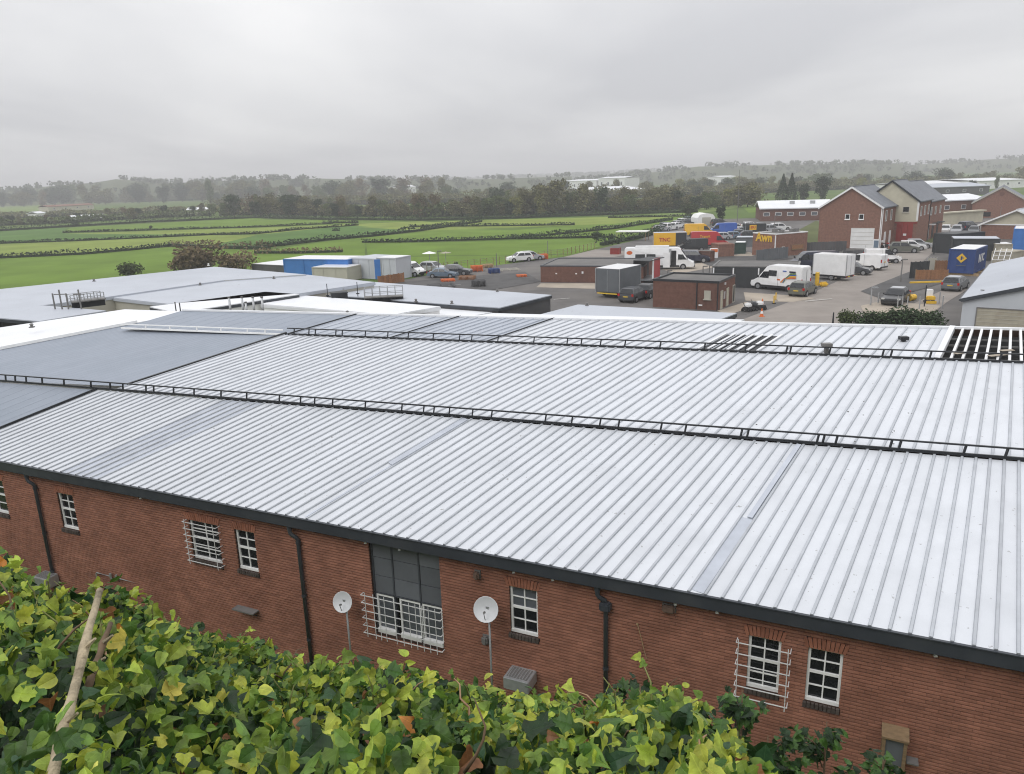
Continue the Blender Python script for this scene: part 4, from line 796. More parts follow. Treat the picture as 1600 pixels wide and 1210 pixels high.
walkway('grey railed walkway on the low roof at left', (112, 478), (164, 472), 6.6, 6, .55); walkway('grey railed walkway by the dark-walled shed', (570, 470), (630, 467), 5.5, 6, .75)
for x, lab in ((86, 'left of three thin aerial masts at the left roof'), (97, 'thin aerial mast with a crossbar at the left roof'), (127, 'tallest aerial mast with crossbars at the left roof'), (107, 'plain thin mast between the aerials at the left roof')):
    p = G(x, 482, 6.55); t = thing('aerial_mast', lab, 'mast', p); h = 1.0 if x in (97, 127) else .8; MB().tube([(0, 0, -.3), (0, 0, h)], .04, 6).build('pole', 'plastic_grey', t)
    if x in (97, 127): MB().bar((-.3, 0, h*.75), (.3, 0, h*.75), .05).build('crossbar', 'plastic_grey', t)
for x, y, lab in ((512, 452, 'thin wire post beside the black roof hatch'), (559, 449, 'thin wire post right of the black roof hatch')):
    p = G(x, y+10, 5.7); t = thing('lightning_post', lab, 'post', p); MB().tube([(0, 0, -.2), (0, 0, .75)], .025, 6).build('pole', 'black_metal', t); box('foot', (0, 0, 0), (.2, .2, .05), 'black_metal', t)
p = G(530, 464, 5.7); t = thing('roof_hatch', 'black roof hatch on the pale shed', 'hatch', p, .3); box('upstand', (0, 0, .1), (1.0, .7, .3), 'black_metal', t); box('lid', (0, 0, .28), (1.06, .76, .05), 'container_dark', t)
# ------------------------------------------------------------------ buildings of the yard
def frame_at(p0, p1):
    A_, B_ = G(*p0), G(*p1); d = B_-A_; L = float(np.linalg.norm(d)); return A_, math.atan2(d[1], d[0]), L
def loc(A_, rz, px, z=0): 
    q = G(*px, z)-A_; return float(q[0]*math.cos(rz)+q[1]*math.sin(rz)), float(-q[0]*math.sin(rz)+q[1]*math.cos(rz))
def opening(t, x, z, w_, h_, face='f', L=0, frame='upvc', pane='glass_dark', name='window', sill=True, D=0):
    """window or door on the front (y=0) or right (x=L) face"""
    o = bpy.data.objects.new(name, None); COL.objects.link(o); o.parent = t; m = MB(); g = MB(); f = .07
    if face == 'f':
        o.location = (x, 0, z)
    else: o.location = (L, x, z); o.rotation_euler = (0, 0, math.pi/2)
    for a, b, c, d in ((-w_/2, -w_/2+f, 0, h_), (w_/2-f, w_/2, 0, h_), (-w_/2+f, w_/2-f, 0, f), (-w_/2+f, w_/2-f, h_-f, h_)): m.box(((a+b)/2, -.03, (c+d)/2), (b-a, .07, d-c))
    m.build('frame', frame, o); box('pane' if pane.startswith('glass') else 'leaf', (0, -.012, h_/2), (w_-2*f, .03, h_-2*f), pane, o)
    if sill: box('sill', (0, -.06, -.05), (w_+.16, .14, .08), frame, o)
    return o
def flatblock(lab, p0, p1, D, h, wall, roofm='roof_felt', par=.25, parm='gutter_metal', name='brick_building', cat='building'):
    A_, rz, L = frame_at(p0, p1); t = thing(name, lab, cat, A_, rz)
    box('wall', (L/2, D/2, h/2-.05), (L, D, h+.1), wall, t); 
    m = MB()
    for c, d in (((L/2, .08, h+par/2), (L+.1, .2, par)), ((L/2, D-.08, h+par/2), (L+.1, .2, par)), ((.05, D/2, h+par/2), (.2, D-.36, par)), ((L-.05, D/2, h+par/2), (.2, D-.36, par))): m.box(c, d)
    m.build('parapet', parm, t); box('roof', (L/2, D/2, h+.03), (L-.2, D-.36, .06), roofm, t); return t, L, D
t, L, D = flatblock('long low brick building with a flat felt roof left of the grey box trailer', (845, 441.5), (1005, 443), 9, 1.95, 'wall_brick_dk', par=.14)
for x in (2.0, 4.5, 8.5, 9.9): box('vent_brick', (x, -.015, 1.1), (.2, .05, .14), 'paint_white', t)
box('lamp', (5.3, -.06, 1.25), (.2, .14, .25), 'paint_white', t)
t, L, D = flatblock('brick hut with a black parapet in the middle of the yard', (1020, 480), (1121.5, 486), float(np.linalg.norm(G(1162, 473)-G(1121, 486))), 2.55, 'wall_brick_dk', par=.22, parm='black_metal')
box('downpipe', (L*.68, -.04, 1.3), (.09, .09, 2.6), 'black_metal', t); box('corner_pipe', (L-.06, -.04, 1.3), (.09, .09, 2.6), 'black_metal', t)
opening(t, L*.84, 1.05, .62, .8, frame='wall_beige', pane='wall_beige'); 
for y, n_ in ((1.0, 'door'), (3.0, 'door'), (5.2, 'door')): opening(t, y, 0.02, .75, 1.75, 'r', L, 'wall_beige', 'wall_cream' if y < 5 else 'container_dark', n_, False)
box('vent_brick', (L*.74, -.02, .45), (.35, .05, .12), 'paint_white', t); box('wall_light', (L+.05, 2.0, 2.3), (.12, .2, .2), 'paint_white', t); box('notice', (L+.015, 2.0, 1.2), (.03, .5, .7), 'galv', t)
t, L, D = flatblock('black timber garage behind the rainbow-striped van', (1112, 449), (1245, 452), 6, 2.3, 'container_dark', 'roof_felt', .12, 'plastic_grey', 'garage')
for x in (1.2, 3.4, 6.6, 9): box('door', (x, -.03, 1.0), (1.9, .05, 2.0), 'container_dark', t)
for x in (.15, 2.3, 5): box('post', (x, -.05, 1.1), (.14, .1, 2.2), 'paint_white', t)
t, L, D = flatblock('small brick shop with yellow lettering at its corner', (1175, 398.5), (1211, 402), 6.5, 3.3, 'wall_brick', 'roof_felt', .15, 'wall_white', 'brick_shop')
text_mesh('lettering', 'Awn', 1.75, 'safety_yellow', t, Matrix.Translation((L*.5, -.05, 2.75)) @ Matrix.Rotation(math.pi/2, 4, 'X'), .02, .06)
box('white_downpipe', (L-.06, -.06, 1.6), (.13, .1, 3.2), 'paint_white', t); opening(t, 4.5, .9, 2.4, .7, 'r', L, 'timber', 'timber_red'); opening(t, 1.5, .05, .5, 1.4, 'r', L, 'paint_white', 'wall_brick', 'door', False)
for k, (x, y) in enumerate(((1.5, 3), (3, 5), (L*.8, 2), (L*.6, 6))): box('roof_unit', (x, y, 3.6), (.7, .5, .5), 'plastic_grey', t)
def gable(t, x0, x1, y0, y1, he, hr, wallm, roofm, ov=.25, verge='paint_white', xr=None):
    """gable building volume, ridge along y; returns nothing, adds wall / roof / verge"""
    xr = (x0+x1)/2 if xr is None else xr; m = MB()
    F = [(x0, y0, -.1), (x1, y0, -.1), (x1, y0, he), (xr, y0, hr), (x0, y0, he)]; B = [(a, y1, c) for a, b, c in F]
    m.add(F+B, [(0, 1, 2, 3, 4), (9, 8, 7, 6, 5), (1, 6, 7, 2), (5, 0, 4, 9)]); m.build('wall', wallm, t)
    for sx, xe in ((-1, x0), (1, x1)):
        sl = (hr-he)/abs(xr-xe); xo = xe+sx*ov; zo = he-sl*ov; r = MB(); th = .12
        q = [(xo, y0-ov, zo), (xr, y0-ov, hr), (xr, y1+ov, hr), (xo, y1+ov, zo)]; q2 = [(a, b, c+th) for a, b, c in q]
        r.add(q+q2, [(0, 1, 2, 3), (7, 6, 5, 4), (0, 4, 5, 1), (1, 5, 6, 2), (2, 6, 7, 3), (3, 7, 4, 0)]); ro = r.build('roof', roofm, t)
        MB().bar((xo, y0-ov-.03, zo-.02), (xr, y0-ov-.03, hr-.02), .05, .26).build('verge_board', verge, t)
        box('gutter', (xo+sx*.05, (y0+y1)/2, zo+.0), (.12, y1-y0+2*ov, .12), 'gutter_metal', t)
    MB().bar((xr, y0-ov, hr+.13), (xr, y1+ov, hr+.13), .25, .08).build('ridge', roofm, t)
A_, rz, L = frame_at((1277, 387), (1373.5, 389.8)); hs = thing('brick_house', 'three-part red brick house terrace with slate roofs and a white garage door', 'building', A_, rz)
D1 = 8.5; x2, y2 = loc(A_, rz, (1427, 379)); x3, y3 = loc(A_, rz, (1471, 366.5)); D2 = y3-D1
gable(hs, 0, L, 0, D1+4, 6.5, 9.6, 'wall_brick', 'roof_slate')
opening(hs, L*.46, 4.6, .75, .85); opening(hs, L*.68, 4.6, .75, .85); opening(hs, L*.72, .05, 3.5, 3.2, frame='wall_white', pane='wall_white', name='garage_door', sill=False)
for k in range(1, 5): box('door_rib', (L*.72, -.04, .05+.64*k), (3.3, .02, .03), 'wall_beige', hs)
box('downpipe', (L+.06, .12, 3.3), (.12, .12, 6.4), 'paint_white', hs); box('downpipe', (L-.1, -.06, 3.3), (.12, .12, 6.4), 'paint_white', hs)
for y in (2.4, 5.6): opening(hs, y, 4.2, .95, 1.7, 'r', L, 'paint_white', 'glass_grey', sill=False); opening(hs, y+.2, .05, 1.0, 2.5, 'r', L, 'paint_white', 'paint_white', 'door', False)
# second, projecting house: cream gable above red doors
W2 = L+3.4; gable(hs, L-5.2, W2, D1, D1+9.0, 7.1, 10.3, 'wall_brick', 'roof_slate', verge='black_metal')
fx0, fx1, fy = L-5.2, W2, D1-.05; xr = (fx0+fx1)/2
MB().add([(fx0, fy, 3.9), (fx1, fy, 3.9), (fx1, fy, 7.08), (xr, fy, 10.2), (fx0, fy, 7.08)], [(0, 1, 2, 3, 4)]).build('cladding', 'wall_cream', hs)
box('cladding_edge', (fx1-.1, fy-.04, 5.5), (.3, .06, 3.1), 'wall_white', hs); box('cladding_sill', ((fx0+fx1)/2, fy-.04, 3.85), (fx1-fx0, .1, .12), 'wall_cream', hs)
wn = opening(hs, 0, 0, 1.0, .9, frame='wall_beige'); wn.location = (L+(W2-L)*.45, fy-.01, 5.3)
for k in range(3):
    dx = L+.35+(W2-L-.9)*(k+.5)/3; box('red_door', (dx, fy-.0, 1.8), ((W2-L-.9)/3-.05, .1, 3.5), 'door_red', hs)
box('red_surround', (L+(W2-L)/2, fy+.02, 3.65), (W2-L, .1, .3), 'door_red', hs); box('notice', (L+(W2-L)*.5, fy-.07, 1.7), (.5, .04, .35), 'paint_white', hs)
for y in (D1+1.8, D1+4.6, D1+7.4): opening(hs, y, 4.6, .8, 1.6, 'r', W2, 'paint_white', 'glass_grey', sill=False)
box('downpipe', (W2+.06, D1+8.7, 3.5), (.12, .12, 7), 'black_metal', hs)
# third part
W3 = W2-.3; gable(hs, L-5.2, W3, D1+9.3, D1+22.5, 6.7, 9.9, 'wall_brick', 'roof_slate', verge='black_metal')
for y in (D1+11.5, D1+15, D1+19): opening(hs, y, 4.2, 1.0, 1.4, 'r', W3, 'paint_white', 'glass_grey', sill=False)
for y in (D1+10.6, D1+14, D1+18): opening(hs, y, .05, 1.1, 2.3, 'r', W3, 'black_metal', 'paint_white' if y < D1+12 else 'container_dark', 'door', False); box('porch', (W3+.5, y, 2.7), (1.0, 1.6, .15), 'paint_white' if y < D1+12 else 'container_dark', hs)
# far long sheds and houses
def longblock(lab, p0, p1, D, h, wall, roofm, hr=.0, n=0, name='long_building'):
    A_, rz, L = frame_at(p0, p1); t = thing(name, lab, 'building', A_, rz); box('wall', (L/2, D/2, h/2-.1), (L, D, h+.2), wall, t)
    m = MB(); q = [(-.4, -.4, h), (L+.4, -.4, h), (L+.4, D/2, h+hr+.02), (-.4, D/2, h+hr+.02), (-.4, D+.4, h), (L+.4, D+.4, h)]; q2 = [(a, b, c+.25) for a, b, c in q]
    m.add(q+q2, [(6, 7, 8, 9), (9, 8, 11, 10), (0, 1, 7, 6), (1, 2, 8, 7), (2, 5, 11, 8), (5, 4, 10, 11), (4, 3, 9, 10), (3, 0, 6, 9), (3, 2, 1, 0), (4, 5, 2, 3)]); m.build('roof', roofm, t)
    for k in range(n): opening(t, L*(k+.5)/n, h*.42, 1.5, h*.3, sill=False, pane='glass_grey')
    return t
t = longblock('long low brick building with a white roof left of the gabled house', (1188, 346), (1300, 344), 16, 3.0, 'wall_brick_dk', 'roof_white', 1.6, 6); 
for x in (8, 13): box('roof_vent', (x, 4, 4.1), (1.2, 1, 1.4), 'galv', t)
longblock('brick block with a white roof beyond the house terrace', (1465, 338), (1542, 334), 14, 3.6, 'wall_brick', 'roof_white', 1.2, 3); longblock('cream rendered yard wall at the end of the road', (1471, 352), (1535, 347), 1, 2.4, 'wall_cream', 'wall_cream', 0, 0, 'boundary_wall')
A_, rz, L = frame_at((1517, 341), (1606, 341)); t = thing('brick_hall', 'broad brick gable at the right edge with a round vent', 'building', A_, rz); gable(t, 0, L, 0, 22, 3.6, 7.1, 'wall_brick', 'roof_slate', verge='wall_beige'); box('opening', (2.2, -.03, .9), (3.6, .06, 1.0), 'dark_void', t); MB().tube([(L/2, .05, 5.6), (L/2, -.08, 5.6)], .5, 14).build('round_vent', 'wall_brick_dk', t)
A_, rz, L = frame_at((1531, 373), (1640, 376)); t = thing('brick_building', 'low brick building with white verges at the right edge', 'building', A_, rz); gable(t, 0, L, 0, 12, 2.5, 4.9, 'wall_brick', 'roof_pale', .5, 'paint_white'); MB().add([(.3, -.03, 2.45), (L-.3, -.03, 2.45), (L/2, -.03, 4.7)], [(0, 1, 2)]).build('gable_cladding', 'wall_cream', t); box('fascia', (L/2, -.06, 2.45), (L, .08, .2), 'paint_white', t)
for (lab, p0, p1, D, h, wl, rf_, hr) in (('white far factory hall on the skyline at mid right', (878, 300), (932, 299), 60, 9, 'wall_white', 'roof_white', 1), ('white far factory block at the right of the skyline group', (935, 299), (976, 298), 60, 10.5, 'wall_white', 'roof_white', 1), ('long pale-roofed far warehouse below the white factories', (930, 311), (1012, 307), 45, 4, 'wall_dark', 'roof_white', 2), ('far green-grey warehouse roof behind the tan field', (565, 320), (672, 317), 30, 2.6, 'wall_dark', 'field_rough', 1.2), ('small white far building on the left skyline', (628, 306), (650, 305), 20, 8, 'wall_white', 'roof_white', 2), ('pale tower block far off on the skyline', (560, 299), (570, 299), 14, 24, 'wall_greyclad', 'roof_pale', 0),
        ('far pale sheds at the right skyline', (1430, 300), (1500, 297), 30, 3.5, 'wall_white', 'roof_white', 1), ('far pale shed right of the dark round tree', (1530, 296), (1600, 293), 40, 4, 'wall_white', 'roof_white', 1), ('far long grey-roofed shed behind the house terrace', (1440, 308), (1545, 304), 24, 3.5, 'wall_dark', 'roof_midblue', 1.2), ('red-roofed farm building in the left thicket', (76, 331), (147, 327), 9, 3.2, 'wall_cream', 'wall_brick', 1), ('small white farm shed in the left thicket', (60, 344), (72, 343), 5, 3, 'wall_white', 'roof_white', .8), ('low white polytunnel in the left thicket', (110, 344), (165, 341), 4, 1.2, 'wall_white', 'roof_white', .6), ('small white cottage at the thicket edge', (293, 335), (324, 334), 6, 2.0, 'wall_cream', 'roof_white', 1),
        ('far white house above the left thicket', (21, 312), (32, 311), 12, 9, 'wall_white', 'roof_slate', 3), ('small far white house beside the slender tree', (337, 309), (347, 308), 10, 9, 'wall_white', 'roof_slate', 2), ('far pale sheds on the hillside at right', (1124, 290), (1152, 289), 30, 8, 'wall_white', 'roof_white', 1)):
    longblock(lab, p0, p1, D, h, wl, rf_, hr, 4, 'far_building')
# near garage at the right edge
P0 = G(1505, 468, 3.0); P1 = G(1549, 414, 3.0); ax = P1-P0; Lr = float(np.linalg.norm(ax)); rz = math.atan2(ax[1], ax[0])-math.pi/2
t = thing('garage', 'pale grey metal garage with a cream roller door at the right edge', 'building', (P0[0], P0[1], 0), rz); Wd = 9.0
gable(t, 0, Wd, 0, Lr, 3.0, 4.3, 'wall_greyclad', 'roof_pale', .15, 'gutter_metal')
opening(t, 3.0, .05, 4.2, 2.45, frame='plastic_grey', pane='skip_cream', name='roller_door', sill=False)
for k in range(1, 9): box('door_slat', (3.0, -.035, .1+.27*k), (4.0, .02, .025), 'wall_beige', t)
for k in range(5): box('roof_bolt', (1+k*.9, 2+k*2.2, 3.32+.15+k*.13), (.25, .12, .06), 'plastic_grey', t)
# small fittings on the pale roofs
for i, (x, y, z, lab) in enumerate(((147, 440, 6, 'small dark vent high on the wide pale roof'), (313, 446, 5.9, 'small dark vent in the middle of the pale grey roof'), (50, 512, 6.6, 'small dark vent on the bright white roof'), (428, 436, 5.9, 'small dark vent near the far corner of the pale grey roof'), (650, 472, 5.5, 'left small vent on the dark-walled shed roof'), (706, 475, 5.5, 'right small vent on the dark-walled shed roof'), (777, 456, 5.5, 'small vent at the far edge of the dark-walled shed roof'), (917, 478, 5.4, 'small dark vent on the blue-grey flat roof'), (543, 491, 5.7, 'dark knob on the white block near the hall'), (326, 415.5, 6, 'small white ball vent at the tip of the wide pale roof'))):
    p = G(x, y, z); t = thing('roof_vent', lab, 'vent', p); t.scale = (.55, .55, .5); m_ = 'paint_white' if 'white ball' in lab else 'plastic_grey'; box('curb', (0, 0, .04), (.34, .34, .1), m_, t); m = MB(); lathe(m, [(.11, .08), (.11, .24), (.17, .26), (.12, .36), (0, .4)], 10); m.build('cowl', m_, t)
# ------------------------------------------------------------------ vehicles
def wheel(t, x, y, r, wd=.2):
    sgn = 1 if y > 0 else -1; w_ = bpy.data.objects.new('wheel', None); COL.objects.link(w_); w_.parent = t; w_.location = (x, y, r)
    MB().tube([(0, -wd/2, 0), (0, wd/2, 0)], r, 16).build('tyre', 'rubber', w_, smooth=False); MB().tube([(0, sgn*wd*.5, 0), (0, sgn*(wd*.5+.012), 0)], r*.66, 14).build('rim', 'chrome', w_)
def body_loft(prof, wid, mat, t, name='body', bevel=.06):
    """prof: closed outline (x,z); wid(z): half width; extruded across y"""
    n = len(prof); v = [(x, -wid(z), z) for x, z in prof]+[(x, wid(z), z) for x, z in prof]
    m = MB(); m.add(v, [tuple(range(n)), tuple(range(2*n-1, n-1, -1))]+[((i+1) % n, i, i+n, (i+1) % n+n) for i in range(n)])
    o = m.build(name, mat, t); bm = bmesh.new(); bm.from_mesh(o.data); bmesh.ops.recalc_face_normals(bm, faces=bm.faces)
    if bevel: bmesh.ops.bevel(bm, geom=[e for e in bm.edges], offset=bevel, segments=2, affect='EDGES', clamp_overlap=True)
    bm.to_mesh(o.data); bm.free(); return o
def sidepoly(t, name, pts, wid, mat, off=.012):
    for sg in (-1, 1):
        v = [(x, sg*(wid(z)+off), z) for x, z in pts]; f = tuple(range(len(pts))); MB().add(v, [f if sg < 0 else tuple(reversed(f))]).build(name, mat, t)
def endpane(t, name, a, b, wid, mat, k=.86, off=.015):
    """glass between profile points a (low) and b (high)"""
    (xa, za), (xb, zb) = a, b; d = np.array([xb-xa, zb-za]); n_ = np.array([d[1], -d[0]])/np.linalg.norm(d)
    if n_[0]*(1 if name == 'windscreen' else -1) < 0: n_ = -n_
    P = lambda f: (xa+d[0]*f+n_[0]*off, za+d[1]*f+n_[1]*off); (x0, z0), (x1, z1) = P(.1), P(.93); w0, w1 = wid(z0)*k, wid(z1)*k
    MB().add([(x0, -w0, z0), (x0, w0, z0), (x1, w1, z1), (x1, -w1, z1)], [(0, 1, 2, 3)]).build(name, mat, t)
def lights(t, xf, xr, w_, zf, zr, plate='plate_yellow', s=1.0):
    for sy in (-1, 1):
        box('headlight', (xf-.02, sy*(w_-.2), zf), (.1, .3, .16*s), 'lamp_clear', t, bevel=.02); box('tail_light', (xr+.02, sy*(w_-.13), zr), (.1, .2, .26*s), 'lamp_red', t, bevel=.02)
    box('number_plate', (xr-.035, 0, zr-.16), (.02, .5, .11), plate, t); box('number_plate', (xf+.035, 0, zf-.2), (.02, .5, .11), 'plate_white', t)
def car(px, py, head, paint, lab, kind='hatch', sc=1.0, grp=None, z=0.0, roof=None):
    p = G(px, py, z); t = thing('parked_car', lab, 'car', (p[0], p[1], z+.02), math.radians(head), grp)
    Lh = {'hatch': 2.05, 'saloon': 2.25, 'suv': 2.25}[kind]*sc; H = {'hatch': 1.46, 'saloon': 1.43, 'suv': 1.68}[kind]*sc; B = {'hatch': .93, 'saloon': .9, 'suv': 1.06}[kind]*sc; W_ = .88*sc
    wid = lambda z_: W_ if z_ < B else W_-(z_-B)*.42
    wl = lambda z_: W_*(.94 if z_ < .35 else 1.0)
    body_loft([(-Lh+.05, .25), (Lh-.08, .22), (Lh, .45), (Lh-.03, .66), (Lh-.25, B-.18), (Lh*.45, B-.02), (-Lh+.25, B), (-Lh+.02, B-.12), (-Lh, .5)], wl, paint, t)
    tail = {'hatch': (-Lh+.12, -Lh+.5), 'saloon': (-Lh+.55, -Lh+1.05), 'suv': (-Lh+.08, -Lh+.35)}[kind]
    g = [(tail[0], B-.02), (Lh*.47, B-.02), (Lh*.14, H-.04), (Lh*.05, H), (tail[1]+.15, H), (tail[1], H-.05)]
    body_loft(g, wid, paint, t, 'cabin', .05)
    if roof: box('roof_skin', ((Lh*.05+tail[1])/2, 0, H+.006), (Lh*.05-tail[1]-.1, 2*(wid(H)-.1), .02), roof, t)
    endpane(t, 'windscreen', g[1], g[2], wid, 'glass_dark'); endpane(t, 'rear_window', g[0], g[5], wid, 'glass_dark')
    xm = (g[1][0]+g[0][0])/2-.1
    sidepoly(t, 'side_window', [(xm+.04, B+.04), (g[1][0]-.22, B+.04), (g[2][0]-.05, H-.12), (xm+.04, H-.1)], wid, 'glass_dark'); sidepoly(t, 'side_window', [(g[0][0]+.25, B+.05), (xm-.04, B+.04), (xm-.04, H-.1), (g[5][0]+.15, H-.12)], wid, 'glass_dark')
    r = .31*sc if kind != 'suv' else .36*sc
    for x in (Lh*.62, -Lh*.60):
        for sy in (-1, 1):
            MB().tube([(x, sy*(W_-.1), r), (x, sy*(W_+.006), r)], r*1.17, 16).build('wheel_arch', 'rubber', t); wheel(t, x, sy*(W_-.085), r)
    box('front_bumper', (Lh-.06, 0, .36), (.2, W_*1.8, .2), 'paint_black' if kind == 'suv' else paint, t, bevel=.04); box('rear_bumper', (-Lh+.08, 0, .42), (.22, W_*1.84, .22), paint, t, bevel=.04)
    lights(t, Lh-.1, -Lh+.02, W_, .66*sc, .82*sc)
    for sy in (-1, 1): box('door_mirror', (Lh*.33, sy*(W_+.06), B+.06), (.14, .16, .12), paint, t, bevel=.03)
    return t
def van(px, py, head, paint, lab, Lh=2.95, H=2.65, W_=1.0, bonnet=.9, small=False, windows=(), grp=None, name='parked_van', rear=None):
    p = G(px, py); t = thing(name, lab, 'van', (p[0], p[1], .02), math.radians(head), grp); B = 1.25 if not small else 1.1; nz = .95 if not small else .85
    wid = lambda z_: W_*.95 if z_ < .4 else (W_ if z_ < B else W_-(z_-B)*.10)
    xb = Lh-bonnet
    prof = [(-Lh, .32), (Lh-.1, .3), (Lh, .55), (Lh-.06, nz-.1), (xb+.08, B), (xb-.85*(H/2.6), H-.22), (xb-1.15*(H/2.6), H-.04), (-Lh+.25, H), (-Lh+.04, H-.08), (-Lh-.0, .9)]
    body_loft(prof, wid, paint, t, 'body', .05); endpane(t, 'windscreen', prof[4], prof[5], wid, 'glass_dark', .84)
    sidepoly(t, 'side_window', [(xb-1.25, B+.05), (xb-.12, B+.05), (xb-.6, B+.72), (xb-1.25, B+.76)], wid, 'glass_dark')
    for (a, b, c, d) in windows: sidepoly(t, 'side_window', [(a, c), (b, c), (b, d), (a, d)], wid, 'glass_dark')
    r = .34 if not small else .3
    for x in (Lh*.68, -Lh*.55):
        for sy in (-1, 1):
            MB().tube([(x, sy*(W_-.12), r), (x, sy*(W_+.008), r)], r*1.2, 16).build('wheel_arch', 'rubber', t); wheel(t, x, sy*(W_-.09), r)
    box('bumper', (Lh-.04, 0, .45), (.22, W_*1.85, .3), 'paint_black', t, bevel=.05); box('sill_trim', (0, 0, .43), (Lh*1.15, W_*2.02, .24), 'paint_black', t); box('rear_bumper', (-Lh+.02, 0, .42), (.16, W_*1.9, .2), 'paint_black', t, bevel=.03)
    lights(t, Lh-.08, -Lh, W_, .82, 1.2, s=1.5)
    for sy in (-1, 1): box('door_mirror', (xb-.05, sy*(W_+.12), B+.2), (.12, .2, .3), 'paint_black', t, bevel=.03); box('door_seam', (-Lh*.1, sy*(W_+.004), 1.2), (.02, .01, 1.5), 'paint_grey', t)
    box('rear_door_gap', (-Lh-.012, 0, 1.4), (.02, .03, 1.9), 'paint_grey', t)
    if rear: box('rear_door_panel', (-Lh-.02, 0, 1.45), (.03, W_*1.6, 1.9), rear, t)
    return t
def boxtrailer(px, py, head, paint, lab, L=4.2, W_=2.1, z0=.55, H=2.4, roof='paint_white', axles=1, cat='trailer', name='box_trailer'):
    p = G(px, py); t = thing(name, lab, cat, (p[0], p[1], .02), math.radians(head))
    box('body', (0, 0, z0+H/2), (L, W_, H), paint, t, bevel=.04); box('roof', (0, 0, z0+H+.012), (L-.06, W_-.06, .03), roof, t); box('chassis', (0, 0, z0-.11), (L*.98, W_*.7, .18), 'paint_black', t)
    for k in range(axles):
        for sy in (-1, 1): wheel(t, -.3+k*.75-.37*(axles-1), sy*(W_/2-.12), .33)
    MB().bar((L/2, .3, z0-.1), (L/2+1.0, 0, z0-.1), .08).bar((L/2, -.3, z0-.1), (L/2+1.0, 0, z0-.1), .08).build('drawbar', 'paint_black', t)
    fr = MB()
    for sy in (-1, 1):
        for sx in (-1, 1): fr.box((sx*(L/2), sy*(W_/2), z0+H/2), (.07, .07, H+.02))
    fr.build('corner_post', 'galv', t); box('rear_door', (-L/2-.012, 0, z0+H/2), (.025, W_*.9, H*.92), paint, t); box('door_bar', (-L/2-.03, 0, z0+H/2), (.03, .04, H*.9), 'galv', t)
    for sy in (-1, 1): box('tail_light', (-L/2-.02, sy*W_*.4, z0-.1), (.05, .2, .1), 'lamp_red', t)
    box('number_plate', (-L/2-.03, .3, z0-.1), (.02, .5, .11), 'plate_yellow', t); return t
def container(p0, p1, L, H, mat, lab, roof='paint_white', ribs=True, name='shipping_container', base=0.0, cat='container', D=None):
    A_, rz, W_ = frame_at(p0, p1); t = thing(name, lab, cat, A_, rz); D = L
    box('shell', (W_/2, D/2, base+H/2), (W_, D, H), mat, t); box('roof', (W_/2, D/2, base+H+.02), (W_-.08, D-.08, .05), roof, t); m = MB()
    for x in (0, W_):
        for y in (0, D): m.box((x, y, base+H/2), (.14, .14, H+.03))
    for z in (base+.07, base+H-.05): m.box((W_/2, -.01, z), (W_-.16, .12, .12)); m.box((W_+.01, D/2, z), (.12, D-.16, .12)); m.box((-.01, D/2, z), (.12, D-.16, .12))
    m.build('corner_frame', mat, t)
    if ribs:
        n = int(D/.28)
        for k in range(1, n): box('corrugation', (W_+.02, D*k/n, base+H/2), (.05, .12, H-.3), mat, t)
    for sx in (.32, .68): box('lock_bar', (W_*sx, -.04, base+H/2), (.04, .04, H-.3), mat, t)
    return t, W_, D
car(990, 470, 57, 'paint_darkgrey', 'dark grey hatchback seen from behind beside the grey box trailer'); car(1012, 464, 57, 'paint_black', 'black car half hidden between the hatchback and the brick hut', 'saloon')
car(1254, 461, 50, 'paint_greygreen', 'dark olive-grey hatchback with a yellow plate by the striped van'); car(1492, 453, 46, 'paint_grey', 'grey hatchback with red tail lights in front of the blue container', roof='paint_silver')
car(1399, 474, 232, 'paint_black', 'black saloon with a pale roof facing the camera by the fence posts', 'saloon', roof='paint_silver'); car(1333, 429, -35, 'paint_darkgrey', 'dark grey car nose showing beside the white box trailer')
car(1412, 395, -22, 'paint_greygreen', 'grey-green car nearest in the row before the red doors', 'suv', .95); car(1424, 391, -22, 'paint_white', 'white car second in the row before the red doors'); car(1434, 388, -22, 'paint_silver', 'silver car third in the row before the red doors')
car(1494, 366.5, 236, 'paint_silver', 'silver off-road car at the far end of the road', 'suv'); car(1512, 361, 30, 'paint_navy', 'dark off-road car parked by the low brick building', 'suv', 1.1); car(1521, 366, 236, 'paint_grey', 'grey car in front of the low brick building'); car(1477, 364, 236, 'paint_white', 'white car at the road end beside the house terrace')
car(677, 425, -30, 'paint_silver', 'silver car beside the white van at the field edge'); car(712, 430, -12, 'paint_darkgrey', 'dark saloon at the field edge of the left yard', 'saloon'); car(692, 434, -12, 'paint_bluegrey', 'low blue-grey car among the orange scrap', 'saloon', .9)
car(829, 407, 20, 'paint_silver', 'silver car parked in the field corner of the yard'); car(812, 409, 200, 'paint_white', 'white car with its bonnet up beside the silver car')
van(640, 431, -28, 'paint_white', 'white compact van parked at the left end of the yard', 2.25, 1.95, .9, .85, True); van(1378, 411, -14, 'paint_white', 'white compact van with open rear by the road', 2.25, 1.9, .9, .9, True); van(1352, 421, 128, 'paint_white', 'white van with dark side panels seen from behind', 2.4, 2.0, .95, .8, True)
t = van(1218, 453, 131, 'paint_white', 'white high-roof van with a rainbow stripe along its side', 3.0, 2.7, 1.02, .95, windows=((-.1, .85, 1.55, 2.15),))
